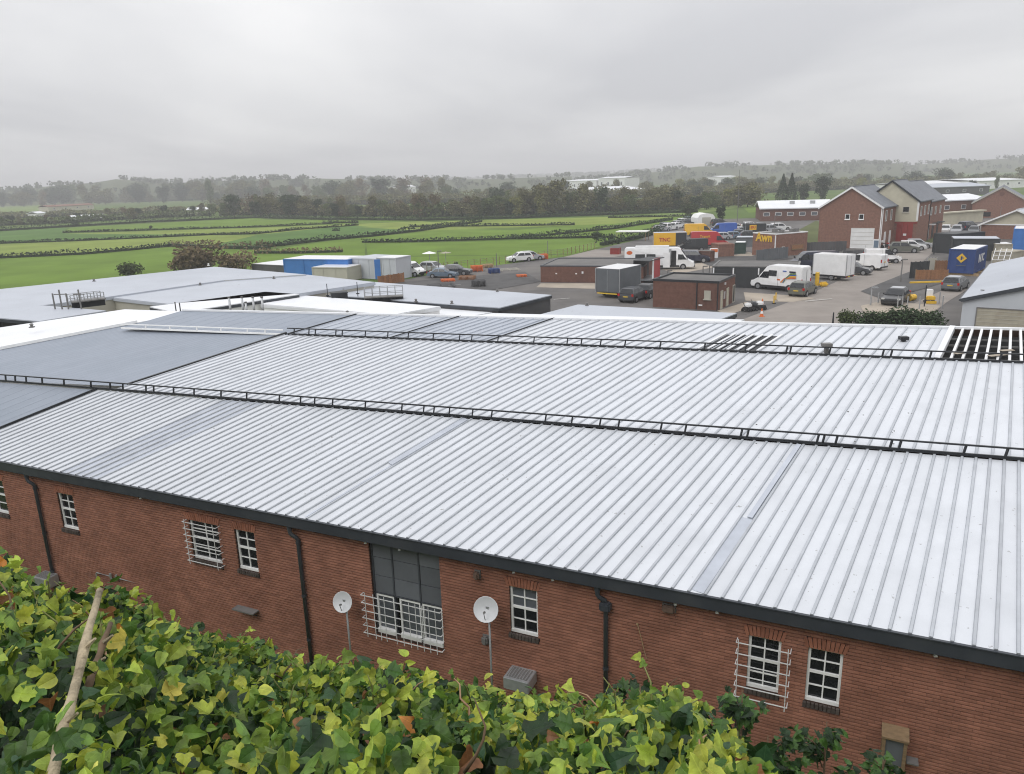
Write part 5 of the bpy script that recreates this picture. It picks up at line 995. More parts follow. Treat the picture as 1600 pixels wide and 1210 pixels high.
# rainbow graphic, flat print on the side
for k, (c, o_) in enumerate((('safety_yellow', 0), ('safety_orange', .16), ('paint_blue', -.16), ('field_bright', -.3))):
    q = [(-.75+o_*.8, .95), (-1.1+o_*.3, 1.35+abs(o_)*.1), (-1.7, 1.62-o_*.9), (-2.35, 1.66-o_*.9)]; m = MB()
    for a, b in zip(q[:-1], q[1:]): y_ = 1.02+.014+.001*k; m.add([(a[0], y_, a[1]-.07), (b[0], y_, b[1]-.07), (b[0], y_, b[1]+.07), (a[0], y_, a[1]+.07)], [(3, 2, 1, 0)])
    m.build('stripe', c, t)
for (x, z, w_, h_, c) in ((-1.9, 2.1, .7, .16, 'paint_navy'), (-1.0, 2.15, .4, .1, 'paint_blue'), (-.35, 1.2, .35, .16, 'safety_orange'), (.35, 1.2, .5, .1, 'field_bright')): box('lettering', (x, 1.02-.07+.0, z), (w_, .06, h_), c, t)
t = van(1030, 420, -13, 'paint_white', 'long white minibus conversion with an orange oval on its side', 4.7, 2.9, 1.1, .95, windows=((-3.2, -1.9, 1.5, 2.05), (-1.7, -.5, 1.5, 2.05), (.7, 1.35, 1.4, 2.05)), name='parked_minibus')
m = MB(); m.add([(-4.0+.4*math.cos(a), -1.0, 2.25+.26*math.sin(a)) for a in np.linspace(0, 2*math.pi, 18)[:-1]], [tuple(range(17))]); m.build('orange_oval', 'safety_orange', t); box('open_door', (1.0, -1.5, 1.3), (.9, .06, 2.0), 'paint_white', t); box('roof_pod', (-1, 0, 2.98), (4.5, 1.6, .2), 'paint_white', t); box('doorway', (1.9, -1.06, 1.5), (.7, .06, 2.0), 'paint_black', t); box('side_step', (1.9, -1.25, .4), (.8, .4, .08), 'paint_black', t); box('mirror_pillar', (1.45, -1.12, 1.9), (.3, .12, 1.7), 'galv', t)
car(1085, 410, -20, 'paint_navy', 'dark navy car hidden behind the white minibus', 'suv'); van(1268, 421, 176, 'paint_navy', 'long dark navy van behind the striped van', 3.1, 2.3, 1.0, 1.1, windows=((-2.2, -.4, 1.35, 1.9), (-.3, .9, 1.35, 1.9)))
t = boxtrailer(1301, 437, 131, 'paint_white', 'plain white box trailer beside the concrete road', 4.0, 2.1, .6, 2.35); box('underframe', (0, 0, .48), (3.9, 1.9, .2), 'paint_black', t)
t = boxtrailer(966, 462, 52, 'container_grey', 'tall grey box trailer with a white roof before the brick hut', 4.6, 2.9, .6, 2.5, axles=2); box('yellow_marker', (-2.34, 0, .5), (.06, 2.4, .12), 'plate_yellow', t)
# red curtain trailer with open doors
p = G(1016, 441); t = thing('open_trailer', 'red and white trailer with its door standing open', 'trailer', (p[0], p[1], 0), math.radians(57)); box('body', (0, 1.2, 1.55), (4.5, .1, 2.3), 'container_dark', t); box('door', (.2, -.7, 1.6), (2.0, .08, 2.5), 'paint_red', t); box('door_edge', (-.95, -.72, 1.6), (.35, .1, 2.5), 'paint_white', t); box('floor', (0, .2, .5), (4.5, 2.1, .15), 'paint_grey', t); box('roof', (0, .2, 2.75), (4.5, 2.1, .08), 'container_dark', t)
for sy in (-.6, 1.0): wheel(t, -.4, sy, .33)
# couriers and panel vans at the back of the yard
t = van(1108, 387, -6, 'paint_red', 'red panel van with yellow script on its side', 3.2, 2.75, 1.05, .9); text_mesh('lettering', 'Transit', .62, 'safety_yellow', t, Matrix.Translation((-.9, -1.03, 1.95)) @ Matrix.Rotation(math.pi/2, 4, 'X'), .01, .01)
t = boxtrailer(1046, 388, -8, 'paint_yellow', 'orange-yellow box body with dark lettering behind the minibus', 5.6, 2.3, .5, 2.2, 'roof_pale'); text_mesh('lettering', 'TNC', .9, 'paint_red', t, Matrix.Translation((-.9, -1.16, 1.5)) @ Matrix.Rotation(math.pi/2, 4, 'X'), .01, .03); box('dark_end', (1.9, -1.16, 1.6), (1.9, .04, 2.15), 'container_dark', t)
van(1092, 369, -6, 'paint_yellow', 'yellow panel van in the back row', 3.0, 2.5, 1.0, .9); van(1128, 367, 172, 'paint_blue', 'bright blue panel van in the back row', 2.9, 2.4, 1.0, .9); van(1082, 392, 176, 'container_dark', 'dark van in front of the yellow box body', 2.4, 2.0, .95, .8, True)
box_ = boxtrailer(1178, 366, 0, 'container_dark', 'dark box body with an orange panel in the back row', 4.2, 2.2, .5, 1.6, 'container_dark'); box('orange_panel', (-.6, -1.12, 1.4), (1.4, .04, 1.0), 'paint_yellow', box_); text_mesh('lettering', 'ESU', .6, 'paint_red', box_, Matrix.Translation((-.6, -1.15, 1.4)) @ Matrix.Rotation(math.pi/2, 4, 'X'), .01, .02)
for (x, y, h, pt, lab, kd) in ((1034, 362, 8, 'paint_silver', 'pale car at the front of the back row by the field hedge', 'hatch'), (1047, 360, 40, 'paint_white', 'white car by the field hedge in the back row', 'suv'), (1058, 357, 40, 'paint_white', 'white car with a yellow marking in the back row', 'hatch'), (1060, 354, 30, 'paint_silver', 'silver car second along the field hedge', 'saloon'), (1072, 353, 30, 'paint_darkgrey', 'dark grey car along the field hedge', 'saloon'), (1082, 351, 30, 'paint_grey', 'grey car before the brick-red pallets', 'hatch'), (1140, 374, 170, 'paint_bluegrey', 'blue-grey car behind the red van', 'hatch'), (1150, 370, 170, 'paint_grey', 'grey car behind the blue van', 'saloon'), (1158, 366, 170, 'paint_silver', 'silver car at the right of the back row', 'hatch'), (1120, 386, 250, 'paint_red', 'small red car in front of the red van', 'hatch'), (1115, 351, 10, 'paint_greygreen', 'grey-green car beside the white tent', 'suv'), (1205, 364, 0, 'paint_silver', 'silver car behind the brick shop', 'suv'), (1150, 360, 10, 'paint_white', 'white car far back in the yard', 'saloon'), (1140, 357, 10, 'paint_navy', 'navy car far back in the yard', 'saloon'), (1172, 357, 10, 'paint_white', 'white car behind the dark box body', 'hatch'), (1041, 357, 40, 'paint_grey', 'grey car wedged beside the white car at the field hedge', 'hatch'), (1068, 350, 35, 'paint_white', 'small white car at the far end of the hedge row', 'hatch'), (1076, 347, 35, 'paint_bluegrey', 'blue-grey car farthest along the field hedge', 'saloon'), (1125, 375, 175, 'paint_silver', 'silver car half hidden by the red van roof', 'saloon'), (1163, 373, 170, 'paint_darkgrey', 'dark grey car left of the brick shop', 'hatch'), (1190, 358, 5, 'paint_grey', 'grey car behind the brick shop roof', 'saloon'), (1218, 361, 5, 'paint_white', 'white car right behind the brick shop', 'suv'), (1125, 353, 5, 'paint_darkgrey', 'dark car right of the white tent', 'suv')):
    car(x, y, h, pt, lab, kd)
# containers
t, W_, D = container((1480, 430.2), (1519, 432.2), 6.2, 2.75, 'container_blue', 'dark blue container with a yellow diamond sign', base=.3)
m = MB(); c = (W_/2, -.07, 2.05); m.add([(c[0], c[1], c[2]-.55), (c[0]+.55, c[1], c[2]), (c[0], c[1], c[2]+.55), (c[0]-.55, c[1], c[2])], [(0, 1, 2, 3)]); m.build('diamond_sign', 'safety_yellow', t); box('sign_mark', (c[0], -.085, c[2]), (.16, .01, .42), 'container_blue', t); box('sign_mark', (c[0]+.12, -.085, c[2]+.02), (.24, .01, .1), 'container_blue', t); box('sign_caption', (c[0], -.075, c[2]-.85), (1.0, .01, .07), 'container_grey', t)
text_mesh('lettering', 'IN IC', 1.3, 'paint_white', t, Matrix.Translation((W_+.07, D*.55, 1.8)) @ Matrix.Rotation(math.pi/2, 4, 'Z') @ Matrix.Rotation(math.pi/2, 4, 'X'), .01, .03)
for y in (.3, 3, 5.8): box('sleeper', (W_/2, y, .15), (W_+1.2, .3, .28), 'timber_pale', t)
container((1486, 407), (1558, 408), 4.0, 2.9, 'container_dark', 'long black container behind the blue one', roof='roof_pale'); container((1486, 397), (1535, 392), 3.0, 2.8, 'container_dark', 'black container at the kerb behind the long one', roof='container_dark', ribs=False); container((1580, 395), (1625, 396), 6, 3.4, 'container_blue_lt', 'bright blue container at the right edge'); container((1548, 418), (1578, 420), 3.2, 2.0, 'skip_cream', 'cream skip with a dented rim right of the blue container', roof='skip_cream', ribs=False, name='skip', cat='skip'); container((1553, 409), (1578, 409), 2.5, 2.3, 'skip_cream', 'pale cabin behind the cream skip', ribs=False, name='site_cabin', cat='cabin')
container((446, 434), (545, 436), 5, 2.6, 'container_blue_lt', 'blue container with a white roof at the left end of the yard', ribs=False); container((548, 434), (593, 437), 5, 2.7, 'wall_greyclad', 'long pale grey trailer body between the containers', roof='wall_greyclad', ribs=False, name='trailer_body', cat='trailer'); container((591, 437), (620, 438), 3.5, 2.9, 'wall_greyclad', 'grey cabin with a blue door strip next to the white van', ribs=False, name='site_cabin', cat='cabin'); container((490, 440), (543, 441), 3.5, 1.9, 'wall_beige', 'cream box body in front of the blue container', ribs=False, name='storage_box', cat='container')
p = G(592, 437); box_b = thing('door_strip', 'blue upright panel on the grey cabin', 'panel', (p[0], p[1]-.3, 0)); box('sheet', (0, 0, 1.4), (.8, .06, 2.6), 'container_blue_lt', box_b); box('post', (.45, 0, 1.4), (.1, .1, 2.8), 'galv', box_b)
container((395, 424), (450, 427), 6, 1.1, 'wall_dark', 'flat white-topped store at the edge of the field', ribs=False, name='store', cat='building')
container((1148, 397), (1164, 397), 2.6, 1.75, 'container_green', 'dark green bin store by the brick shop', ribs=False, name='bin_store', cat='bin'); container((954, 398), (967, 398), 1.5, 1.0, 'door_red', 'small rust-red skip on the concrete', 'container_dark', False, 'skip', cat='skip'); container((1122, 402), (1146, 401), 3, 1.9, 'wall_brick', 'low brick bin enclosure beside the green store', 'wall_brick', False, 'bin_enclosure', cat='wall'); container((1052, 407), (1109, 410), 1.2, 1.55, 'wall_brick_dk', 'low brick wall enclosure behind the minibus', 'roof_felt', False, 'brick_enclosure', cat='wall'); container((1150, 386), (1176, 386), 3, 1.6, 'container_grey', 'grey store left of the brick shop', 'roof_pale', False, 'store', cat='building')
p = G(1115, 404); t = thing('fuel_pump', 'white and orange pump cabinet at the yard corner', 'cabinet', (p[0], p[1], 0), -.1); box('case', (0, 0, .75), (1.2, .8, 1.5), 'paint_white', t, bevel=.08); box('orange_top', (0, -.41, 1.2), (1.0, .03, .45), 'safety_orange', t); box('dial', (-.25, -.41, .55), (.3, .03, .25), 'paint_black', t)
p = G(1098, 352); t = thing('white_tent', 'white gabled tent at the far end of the yard', 'tent', (p[0], p[1], 0), .1); m = MB(); prof = [(-2.2, 0), (2.2, 0), (2.2, 1.9), (1.6, 2.7), (0, 3.0), (-1.6, 2.7), (-2.2, 1.9)]; m.add([(x, -2.5, z) for x, z in prof]+[(x, 2.5, z) for x, z in prof], [tuple(range(7)), tuple(range(13, 6, -1))]+[((i+1) % 7, i, i+7, (i+1) % 7+7) for i in range(7)]); m.build('cover', 'tarp_white', t); box('doorway', (0, -2.52, 1.0), (2.2, .05, 2.0), 'wall_beige', t)
# fences and hoardings
def boards(lab, p0, p1, h, mat, n, name='timber_fence', post='timber', z0=0.0):
    A_, rz, L = frame_at(p0, p1); t = thing(name, lab, 'fence', A_, rz); w_ = L/n
    for k in range(n): box('board', (w_*(k+.5), random.uniform(-.008, .008), z0+h/2+random.uniform(-.02, .02)), (w_*.94, .03, h), mat, t)
    for k in range(0, n+1, max(2, n//4)): box('post', (w_*k, .07, z0+h/2), (.1, .1, h+.1), post, t)
    box('rail', (L/2, .04, z0+h*.75), (L, .04, .09), post, t); box('rail', (L/2, .04, z0+h*.25), (L, .04, .09), post, t); return t
boards('brown timber hoarding left of the blue container', (1430, 438), (1480, 438), 1.15, 'timber_red', 16); boards('taller brown timber panel behind the hoarding', (1460, 427), (1482, 427), 1.5, 'timber_red', 8); boards('black panel fence behind the brown hoarding', (1422, 436), (1450, 434), 1.9, 'container_dark', 8, 'panel_fence', 'black_metal'); boards('grey panel fence in front of the brick shop', (1182, 410), (1231, 404), 1.7, 'container_grey', 14, 'panel_fence', 'plastic_grey'); boards('dark boarded fence in front of the gabled house', (1244, 396), (1322, 393), 1.6, 'wall_dark', 18, 'panel_fence', 'plastic_grey'); boards('low dark wall panel before the garage door', (1317, 398), (1372, 397), .6, 'wall_dark', 10, 'panel_fence', 'plastic_grey'); boards('short brick-red fence in the left yard behind the pale roof', (592, 447), (632, 441), 1.2, 'timber_red', 10)
boards('pale weathered fence behind the black panels', (1448, 424), (1462, 424), 1.6, 'wall_beige', 6, 'panel_fence', 'galv')
def wirefence(lab, pts, h, n):
    P = [G(*q) for q in pts]; t = thing('wire_fence', lab, 'fence', P[0]); 
    for a, b in zip(P[:-1], P[1:]):
        for k in range(n): q = a+(b-a)*k/n-P[0]; MB().bar(q, q+[0, 0, h], .09).build('post', 'timber', t)
        for zz in (.4, .8, h-.05): MB().bar(a-P[0]+[0, 0, zz], b-P[0]+[0, 0, zz], .03).build('wire', 'plastic_grey', t)
wirefence('post and wire fence between the left yard and the field', [(640, 433), (700, 422), (790, 412), (880, 400), (935, 388)], 1.15, 9)
for i, (x, y) in enumerate(((1402, 482), (1409, 482), (1417, 483), (1436, 484), (1444, 480), (1472, 482), (1467, 476))):
    p = G(x, y); t = thing('fence_post', ['grey steel post nearest the black saloon', 'second grey steel post from the black saloon', 'third grey steel post from the black saloon', 'grey steel post before the yellow machine', 'tall dark steel post by the yellow machine', 'grey steel post near the evergreen bush', 'grey steel post at the right of the machine'][i], 'post', p); MB().tube([(0, 0, -.05), (0, 0, 1.15 if i != 4 else 2.0)], .055, 8).build('pole', 'galv' if i != 4 else 'black_metal', t); MB().tube([(0, 0, -.02), (0, 0, .04)], .12, 8).build('foot', 'plastic_grey', t)
# yellow machine
p = G(1452, 474); t = thing('mini_digger', 'small yellow digger with its bucket arm beside the steel posts', 'digger', (p[0], p[1], 0), 1.3); t.scale = (.62, .62, .62); box('track', (0, .55, .25), (1.7, .35, .5), 'rubber', t, bevel=.15); box('track', (0, -.55, .25), (1.7, .35, .5), 'rubber', t, bevel=.15); box('engine_cover', (-.3, 0, .85), (1.1, 1.2, .6), 'safety_yellow', t, bevel=.1); box('cab', (.15, .1, 1.5), (.8, .9, 1.2), 'paint_white', t, bevel=.06); box('cab_window', (.56, .1, 1.6), (.03, .7, .8), 'glass_dark', t); MB().bar((.6, -.3, .8), (1.5, -.3, 1.6), .2).bar((1.5, -.3, 1.6), (2.2, -.3, .5), .16).build('arm', 'safety_yellow', t); box('bucket', (2.25, -.3, .3), (.5, .6, .45), 'paint_black', t, bevel=.08); box('blade', (-1.1, 0, .3), (.08, 1.4, .4), 'safety_yellow', t)
p = G(1424, 470); t = thing('yellow_barrel', 'yellow drum lying beside the black saloon', 'drum', (p[0], p[1], .3), .6); MB().tube([(-.45, 0, 0), (.45, 0, 0)], .3, 14).build('drum', 'safety_yellow', t); MB().tube([(-.1, 0, 0), (.1, 0, 0)], .32, 14).build('hoop', 'safety_yellow', t)
p = G(1446, 443); t = thing('yellow_beam', 'yellow beam lying before the brown hoarding', 'beam', (p[0], p[1], .12)); box('beam', (0, 0, 0), (3.4, .25, .2), 'safety_yellow', t); box('end_block', (1.8, 0, 0), (.3, .4, .3), 'timber_pale', t)
p = G(1276, 447); t = thing('yellow_bollard', 'thick yellow bollard between the striped van and the box trailer', 'bollard', p); MB().tube([(0, 0, 0), (0, 0, 1.5)], .22, 10).build('post', 'safety_yellow', t); box('spill', (.5, -.6, .25), (.9, .7, .5), 'safety_yellow', t, bevel=.15)
for x, y, lab in ((1209, 475, 'thin yellow marker post on the path'), (1212, 470, 'second thin yellow marker post on the path')):
    p = G(x, y); t = thing('marker_post', lab, 'post', p); MB().tube([(0, 0, 0), (0, 0, .8)], .06, 6).build('pole', 'safety_yellow', t); box('foot', (0, 0, .04), (.3, .3, .08), 'rubber', t)
# small machines on the asphalt
for (x, y, lab) in ((1169, 487, 'left white and black garden machine on the asphalt'), (1187, 484, 'right white and black garden machine on the asphalt'), (1178, 485, 'dark machine between the two white ones')):
    p = G(x, y); t = thing('garden_machine', lab, 'machine', (p[0], p[1], 0), random.random()); box('deck', (0, 0, .3), (1.0, .7, .3), 'paint_black', t, bevel=.06); box('cover', (-.1, 0, .6), (.6, .6, .4), 'paint_white' if 'white' in lab and 'between' not in lab else 'paint_darkgrey', t, bevel=.1); MB().bar((-.5, 0, .5), (-.9, 0, 1.0), .05).build('handle', 'plastic_grey', t)
    for sx in (-.35, .35):
        for sy in (-.38, .38): MB().tube([(sx, sy-.05, .16), (sx, sy+.05, .16)], .16, 10).build('wheel', 'rubber', t)
for (x, y, lab) in ((1190, 495, 'orange and white cone on the asphalt near the hall'), (1191, 479, 'small dark-topped stake behind the garden machines')):
    p = G(x, y); t = thing('traffic_cone', lab, 'cone', p); m = MB(); lathe(m, [(.17, .05), (.03, .75), (0, .75)], 12); m.build('cone', 'safety_orange', t); m = MB(); lathe(m, [(.125, .28), (.09, .5)], 12); m.v = [(a*1.05, b*1.05, c) for a, b, c in m.v]; m.build('band', 'paint_white', t); box('base', (0, 0, .025), (.42, .42, .05), 'safety_orange', t)
# scrap, pallets and barriers in the left yard
def pallet_stack(x, y, mat, lab, n=4, s=1.2, name='pallet_stack', rot=.2):
    p = G(x, y); t = thing(name, lab, 'pallets', (p[0], p[1], 0), rot)
    for k in range(n):
        for j in range(5): box('board', (0, -s*.4+s*.2*j, .16*k+.13), (s, .11, .025), mat, t)
        for j in range(3): box('bearer', (-s*.4+s*.4*j, 0, .16*k+.06), (.1, s*.9, .1), mat, t)
    return t
pallet_stack(745, 424, 'safety_orange', 'orange stack of steel frames at the fence of the left yard', 5, 1.7); pallet_stack(762, 418, 'timber_pale', 'pale pallet stack beside the orange frames', 3, 1.6); pallet_stack(700, 440, 'safety_orange', 'left low stack of orange scrap in the left yard', 2, 1.8); pallet_stack(730, 437, 'timber_red', 'right low stack of rust-red scrap in the left yard', 3, 2.2, rot=-.1); pallet_stack(847, 405, 'safety_orange', 'orange trestle stack beside the silver car', 5, 1.8); pallet_stack(748, 448, 'wall_dark', 'dark crate of dark metal parts in the left yard', 5, 1.7); pallet_stack(690, 449, 'wall_dark', 'long dark heap of flat panels near the pale roof', 2, 3.4); pallet_stack(772, 427, 'container_blue', 'dark blue crate with a pale lid in the left yard', 4, 1.6); pallet_stack(795, 422, 'wall_beige', 'flat pale boards laid in the left yard', 1, 3.0); pallet_stack(815, 433, 'safety_orange', 'small orange and white barrier pile in the left yard', 2, 1.3); pallet_stack(1090, 352, 'timber_red', 'brick-red pallets by the tent', 5, 2.0)
def lamppost(x, y, h, lab, arm=True, mat='plastic_grey'):
    p = G(x, y); t = thing('lamp_post', lab, 'lamp post', p); MB().tube([(0, 0, 0), (0, 0, h)], [.09, .05], 8).build('pole', mat, t)
    if arm: box('lamp_head', (.25, 0, h), (.6, .22, .12), mat, t, bevel=.03)
lamppost(686, 429, 3.2, 'slim lamp post at the edge of the left yard'); lamppost(776, 417, 2.0, 'short post by the fence of the left yard', False); lamppost(856, 397, 2.2, 'short dark post at the field side of the yard', False); lamppost(1152, 346, 13.0, 'tall slim mast behind the white tent', False); lamppost(1209, 372, 4.2, 'slim pole behind the brick shop'); lamppost(1098, 437, 1.6, 'short lamp post before the brick hut'); lamppost(1108, 436, 1.6, 'bare short post before the brick hut', False); lamppost(1043, 440, 1.3, 'low lamp post left of the brick hut'); lamppost(1407, 441, 2.5, 'post with a white sign by the road', True); lamppost(1360, 478, 1.7, 'grey post with a white box by the path', True, 'galv'); lamppost(1372, 474, 1.0, 'short grey post by the path', False, 'galv'); lamppost(1301, 509, 1.1, 'dark post at the near end of the road', False, 'black_metal'); lamppost(1459, 398, 1.6, 'dark post at the kerb by the road', False, 'black_metal'); lamppost(1478, 384, 1.8, 'tall dark planter post at the kerb', False, 'black_metal'); lamppost(1562, 345, 3.0, 'slim post before the cream wall', False)
# canopy over the seating at the field edge, benches, ladders
p = G(672, 418); t = thing('parasol', 'white parasol canopy behind the silver car', 'parasol', p); m = MB(); lathe(m, [(1.1, 2.1), (0, 2.4)], 10); m.build('canopy', 'tarp_white', t); MB().tube([(0, 0, 0), (0, 0, 2.4)], .05, 8).build('pole', 'galv', t)
p = G(697, 415); t = thing('parasol', 'cream parasol canopy near the slim lamp post', 'parasol', p); m = MB(); lathe(m, [(.9, 1.9), (0, 2.1)], 10); m.build('canopy', 'skip_cream', t); MB().tube([(0, 0, 0), (0, 0, 2.1)], .05, 8).build('pole', 'galv', t)
A_, rz, L = frame_at((962, 377), (1010, 377)); t = thing('open_canopy', 'flat white canopy roof by the field hedge', 'canopy', A_, rz); box('roof', (L/2, 1.5, 1.8), (L, 3.2, .15), 'tarp_white', t)
for x in (.2, L-.2): 
    for y in (.1, 2.9): box('post', (x, y, .9), (.1, .1, 1.8), 'timber', t)
p = G(1560, 432, 0); t = thing('ladder_rack', 'white ladder rack leaning behind the garage roof', 'rack', (p[0], p[1], 0), -.4); t.scale = (.7, .7, .82)
for x in (-1.2, -.4, .4, 1.2): MB().bar((x, 0, 2.2), (x+.5, 1.2, 3.8), .08).build('rail', 'paint_white', t)
for k in range(3): MB().bar((-1.2+.17*k, .4*k, 2.3+.53*k), (1.2+.17*k, .4*k, 2.3+.53*k), .06).build('rung', 'paint_white', t)
for x in (-1.2, 1.2): MB().bar((x, 0, 0), (x, 0, 2.2), .09).build('leg', 'galv', t)
p = G(1391, 386); t = thing('sign_board', 'white and blue notice board by the garage door', 'sign', (G(1368, 393)[0], G(1368, 393)[1], 0), -.8); box('panel', (0, 0, 1.1), (.9, .06, 1.5), 'paint_white', t); box('print', (0, -.035, 1.1), (.7, .01, 1.1), 'paint_bluegrey', t); box('leg', (0, .05, .3), (.08, .08, .7), 'galv', t)
p = G(1385, 389); t = thing('motor_scooter', 'dark motorcycle with red trim under a white box by the house corner', 'motorcycle', (p[0], p[1], 0), -.5)
for x in (-.65, .65): MB().tube([(x, -.06, .3), (x, .06, .3)], .3, 14).build('wheel', 'rubber', t)
box('engine', (0, 0, .5), (.6, .3, .4), 'paint_black', t, bevel=.08); box('tank', (.15, 0, .85), (.5, .28, .22), 'paint_red', t, bevel=.08); box('seat', (-.35, 0, .85), (.6, .26, .12), 'paint_black', t, bevel=.04); box('top_box', (-.7, 0, 1.15), (.4, .45, .35), 'paint_white', t, bevel=.05); MB().bar((.65, 0, .3), (.35, 0, 1.1), .07).build('fork', 'chrome', t); MB().bar((.38, -.35, 1.1), (.38, .35, 1.1), .04).build('handlebar', 'paint_black', t)
# evergreen bushes behind the hall at right
for (k, x, y, h, lab, wd) in (('s1', 1322, 516, 1.5, 'yellow-green shrub left of the dark evergreen behind the hall', .75), ('s3', 1362, 518, 1.5, 'dark evergreen bush behind the hall, left part', 1.3), ('s3', 1410, 518, 1.75, 'dark evergreen bush behind the hall, middle part', 1.3), ('s3', 1450, 519, 1.55, 'dark evergreen bush behind the hall, right part', 1.2)):
    put_tree(k, x, y, h*1.15, lab, None, 'bush', 'bush', wd)
# ------------------------------------------------------------------ foreground creeper hedge
def leaf_material(name, translucent=.28):
    m = bpy.data.materials.new(name); MATS[name] = m; m.use_nodes = True; t = m.node_tree; b = t.nodes['Principled BSDF']; o = t.nodes['Material Output']
    at_ = N(t, 'ShaderNodeAttribute', attribute_name='leafcol'); uv = N(t, 'ShaderNodeUVMap', uv_map='leafuv'); sp = N(t, 'ShaderNodeSeparateXYZ'); t.links.new(uv.outputs[0], sp.inputs[0])
    ab = N(t, 'ShaderNodeMath', operation='ABSOLUTE'); t.links.new(sp.outputs[0], ab.inputs[0])
    # midrib and side veins
    mr = N(t, 'ShaderNodeMapRange'); t.links.new(ab.outputs[0], mr.inputs[0]); mr.inputs[1].default_value = .006; mr.inputs[2].default_value = .028; mr.inputs[3].default_value = 1; mr.inputs[4].default_value = 0
    sb = N(t, 'ShaderNodeMath', operation='MULTIPLY_ADD'); t.links.new(ab.outputs[0], sb.inputs[0]); sb.inputs[1].default_value = -.9; t.links.new(sp.outputs[1], sb.inputs[2])
    ml = N(t, 'ShaderNodeMath', operation='MULTIPLY'); t.links.new(sb.outputs[0], ml.inputs[0]); ml.inputs[1].default_value = 5.0
    fr = N(t, 'ShaderNodeMath', operation='FRACT'); t.links.new(ml.outputs[0], fr.inputs[0])
    v2 = N(t, 'ShaderNodeMapRange'); t.links.new(fr.outputs[0], v2.inputs[0]); v2.inputs[1].default_value = .03; v2.inputs[2].default_value = .13; v2.inputs[3].default_value = .55; v2.inputs[4].default_value = 0
    mxn = N(t, 'ShaderNodeMath', operation='MAXIMUM'); t.links.new(mr.outputs[0], mxn.inputs[0]); t.links.new(v2.outputs[0], mxn.inputs[1])
    tc = N(t, 'ShaderNodeTexCoord'); n = N(t, 'ShaderNodeTexNoise'); n.inputs['Scale'].default_value = 30; n.inputs['Detail'].default_value = 4; t.links.new(tc.outputs['Object'], n.inputs[0])
    m2 = N(t, 'ShaderNodeMapRange'); t.links.new(n.outputs[0], m2.inputs[0]); m2.inputs[1].default_value = .3; m2.inputs[2].default_value = .7; m2.inputs[3].default_value = .6; m2.inputs[4].default_value = 1.35
    vs = N(t, 'ShaderNodeVectorMath', operation='SCALE'); t.links.new(at_.outputs['Color'], vs.inputs[0]); t.links.new(m2.outputs[0], vs.inputs['Scale'])
    lt = N(t, 'ShaderNodeVectorMath', operation='MULTIPLY_ADD'); t.links.new(vs.outputs[0], lt.inputs[0]); lt.inputs[1].default_value = (1.35, 1.3, 1.3); lt.inputs[2].default_value = (.015, .02, .006)
    mi = N(t, 'ShaderNodeMix', data_type='RGBA'); sc_ = N(t, 'ShaderNodeMath', operation='MULTIPLY'); t.links.new(mxn.outputs[0], sc_.inputs[0]); sc_.inputs[1].default_value = .7; t.links.new(sc_.outputs[0], mi.inputs[0]); t.links.new(vs.outputs[0], mi.inputs[6]); t.links.new(lt.outputs[0], mi.inputs[7])
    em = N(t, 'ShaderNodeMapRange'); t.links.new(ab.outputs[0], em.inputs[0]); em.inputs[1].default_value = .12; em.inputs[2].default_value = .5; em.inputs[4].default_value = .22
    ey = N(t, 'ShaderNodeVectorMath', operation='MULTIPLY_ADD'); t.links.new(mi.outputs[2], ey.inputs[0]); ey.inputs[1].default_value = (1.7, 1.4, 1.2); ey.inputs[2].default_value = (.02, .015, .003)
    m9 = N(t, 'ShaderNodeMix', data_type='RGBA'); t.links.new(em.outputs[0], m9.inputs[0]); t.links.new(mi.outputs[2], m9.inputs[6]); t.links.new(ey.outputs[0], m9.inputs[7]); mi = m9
    t.links.new(mi.outputs[2], b.inputs['Base Color']); b.inputs['Roughness'].default_value = .48; b.inputs['Specular IOR Level'].default_value = .38
    bp = N(t, 'ShaderNodeBump'); bp.inputs['Strength'].default_value = .35; bp.inputs['Distance'].default_value = .004; iv = N(t, 'ShaderNodeMath', operation='SUBTRACT'); iv.inputs[0].default_value = 1; t.links.new(mxn.outputs[0], iv.inputs[1]); t.links.new(iv.outputs[0], bp.inputs['Height']); t.links.new(bp.outputs[0], b.inputs['Normal'])
    tr = N(t, 'ShaderNodeBsdfTranslucent'); t.links.new(mi.outputs[2], tr.inputs[0]); ms = N(t, 'ShaderNodeMixShader'); ms.inputs[0].default_value = translucent; t.links.new(b.outputs[0], ms.inputs[1]); t.links.new(tr.outputs[0], ms.inputs[2]); t.links.new(ms.outputs[0], o.inputs[0])
leaf_material('creeper_leaf')
M('stem_brown', (.13, .085, .05), .8, .3, 20); M('stem_green', (.16, .17, .05), .6, .2, 20); M('stem_pink', (.32, .19, .11), .6, .2, 20)
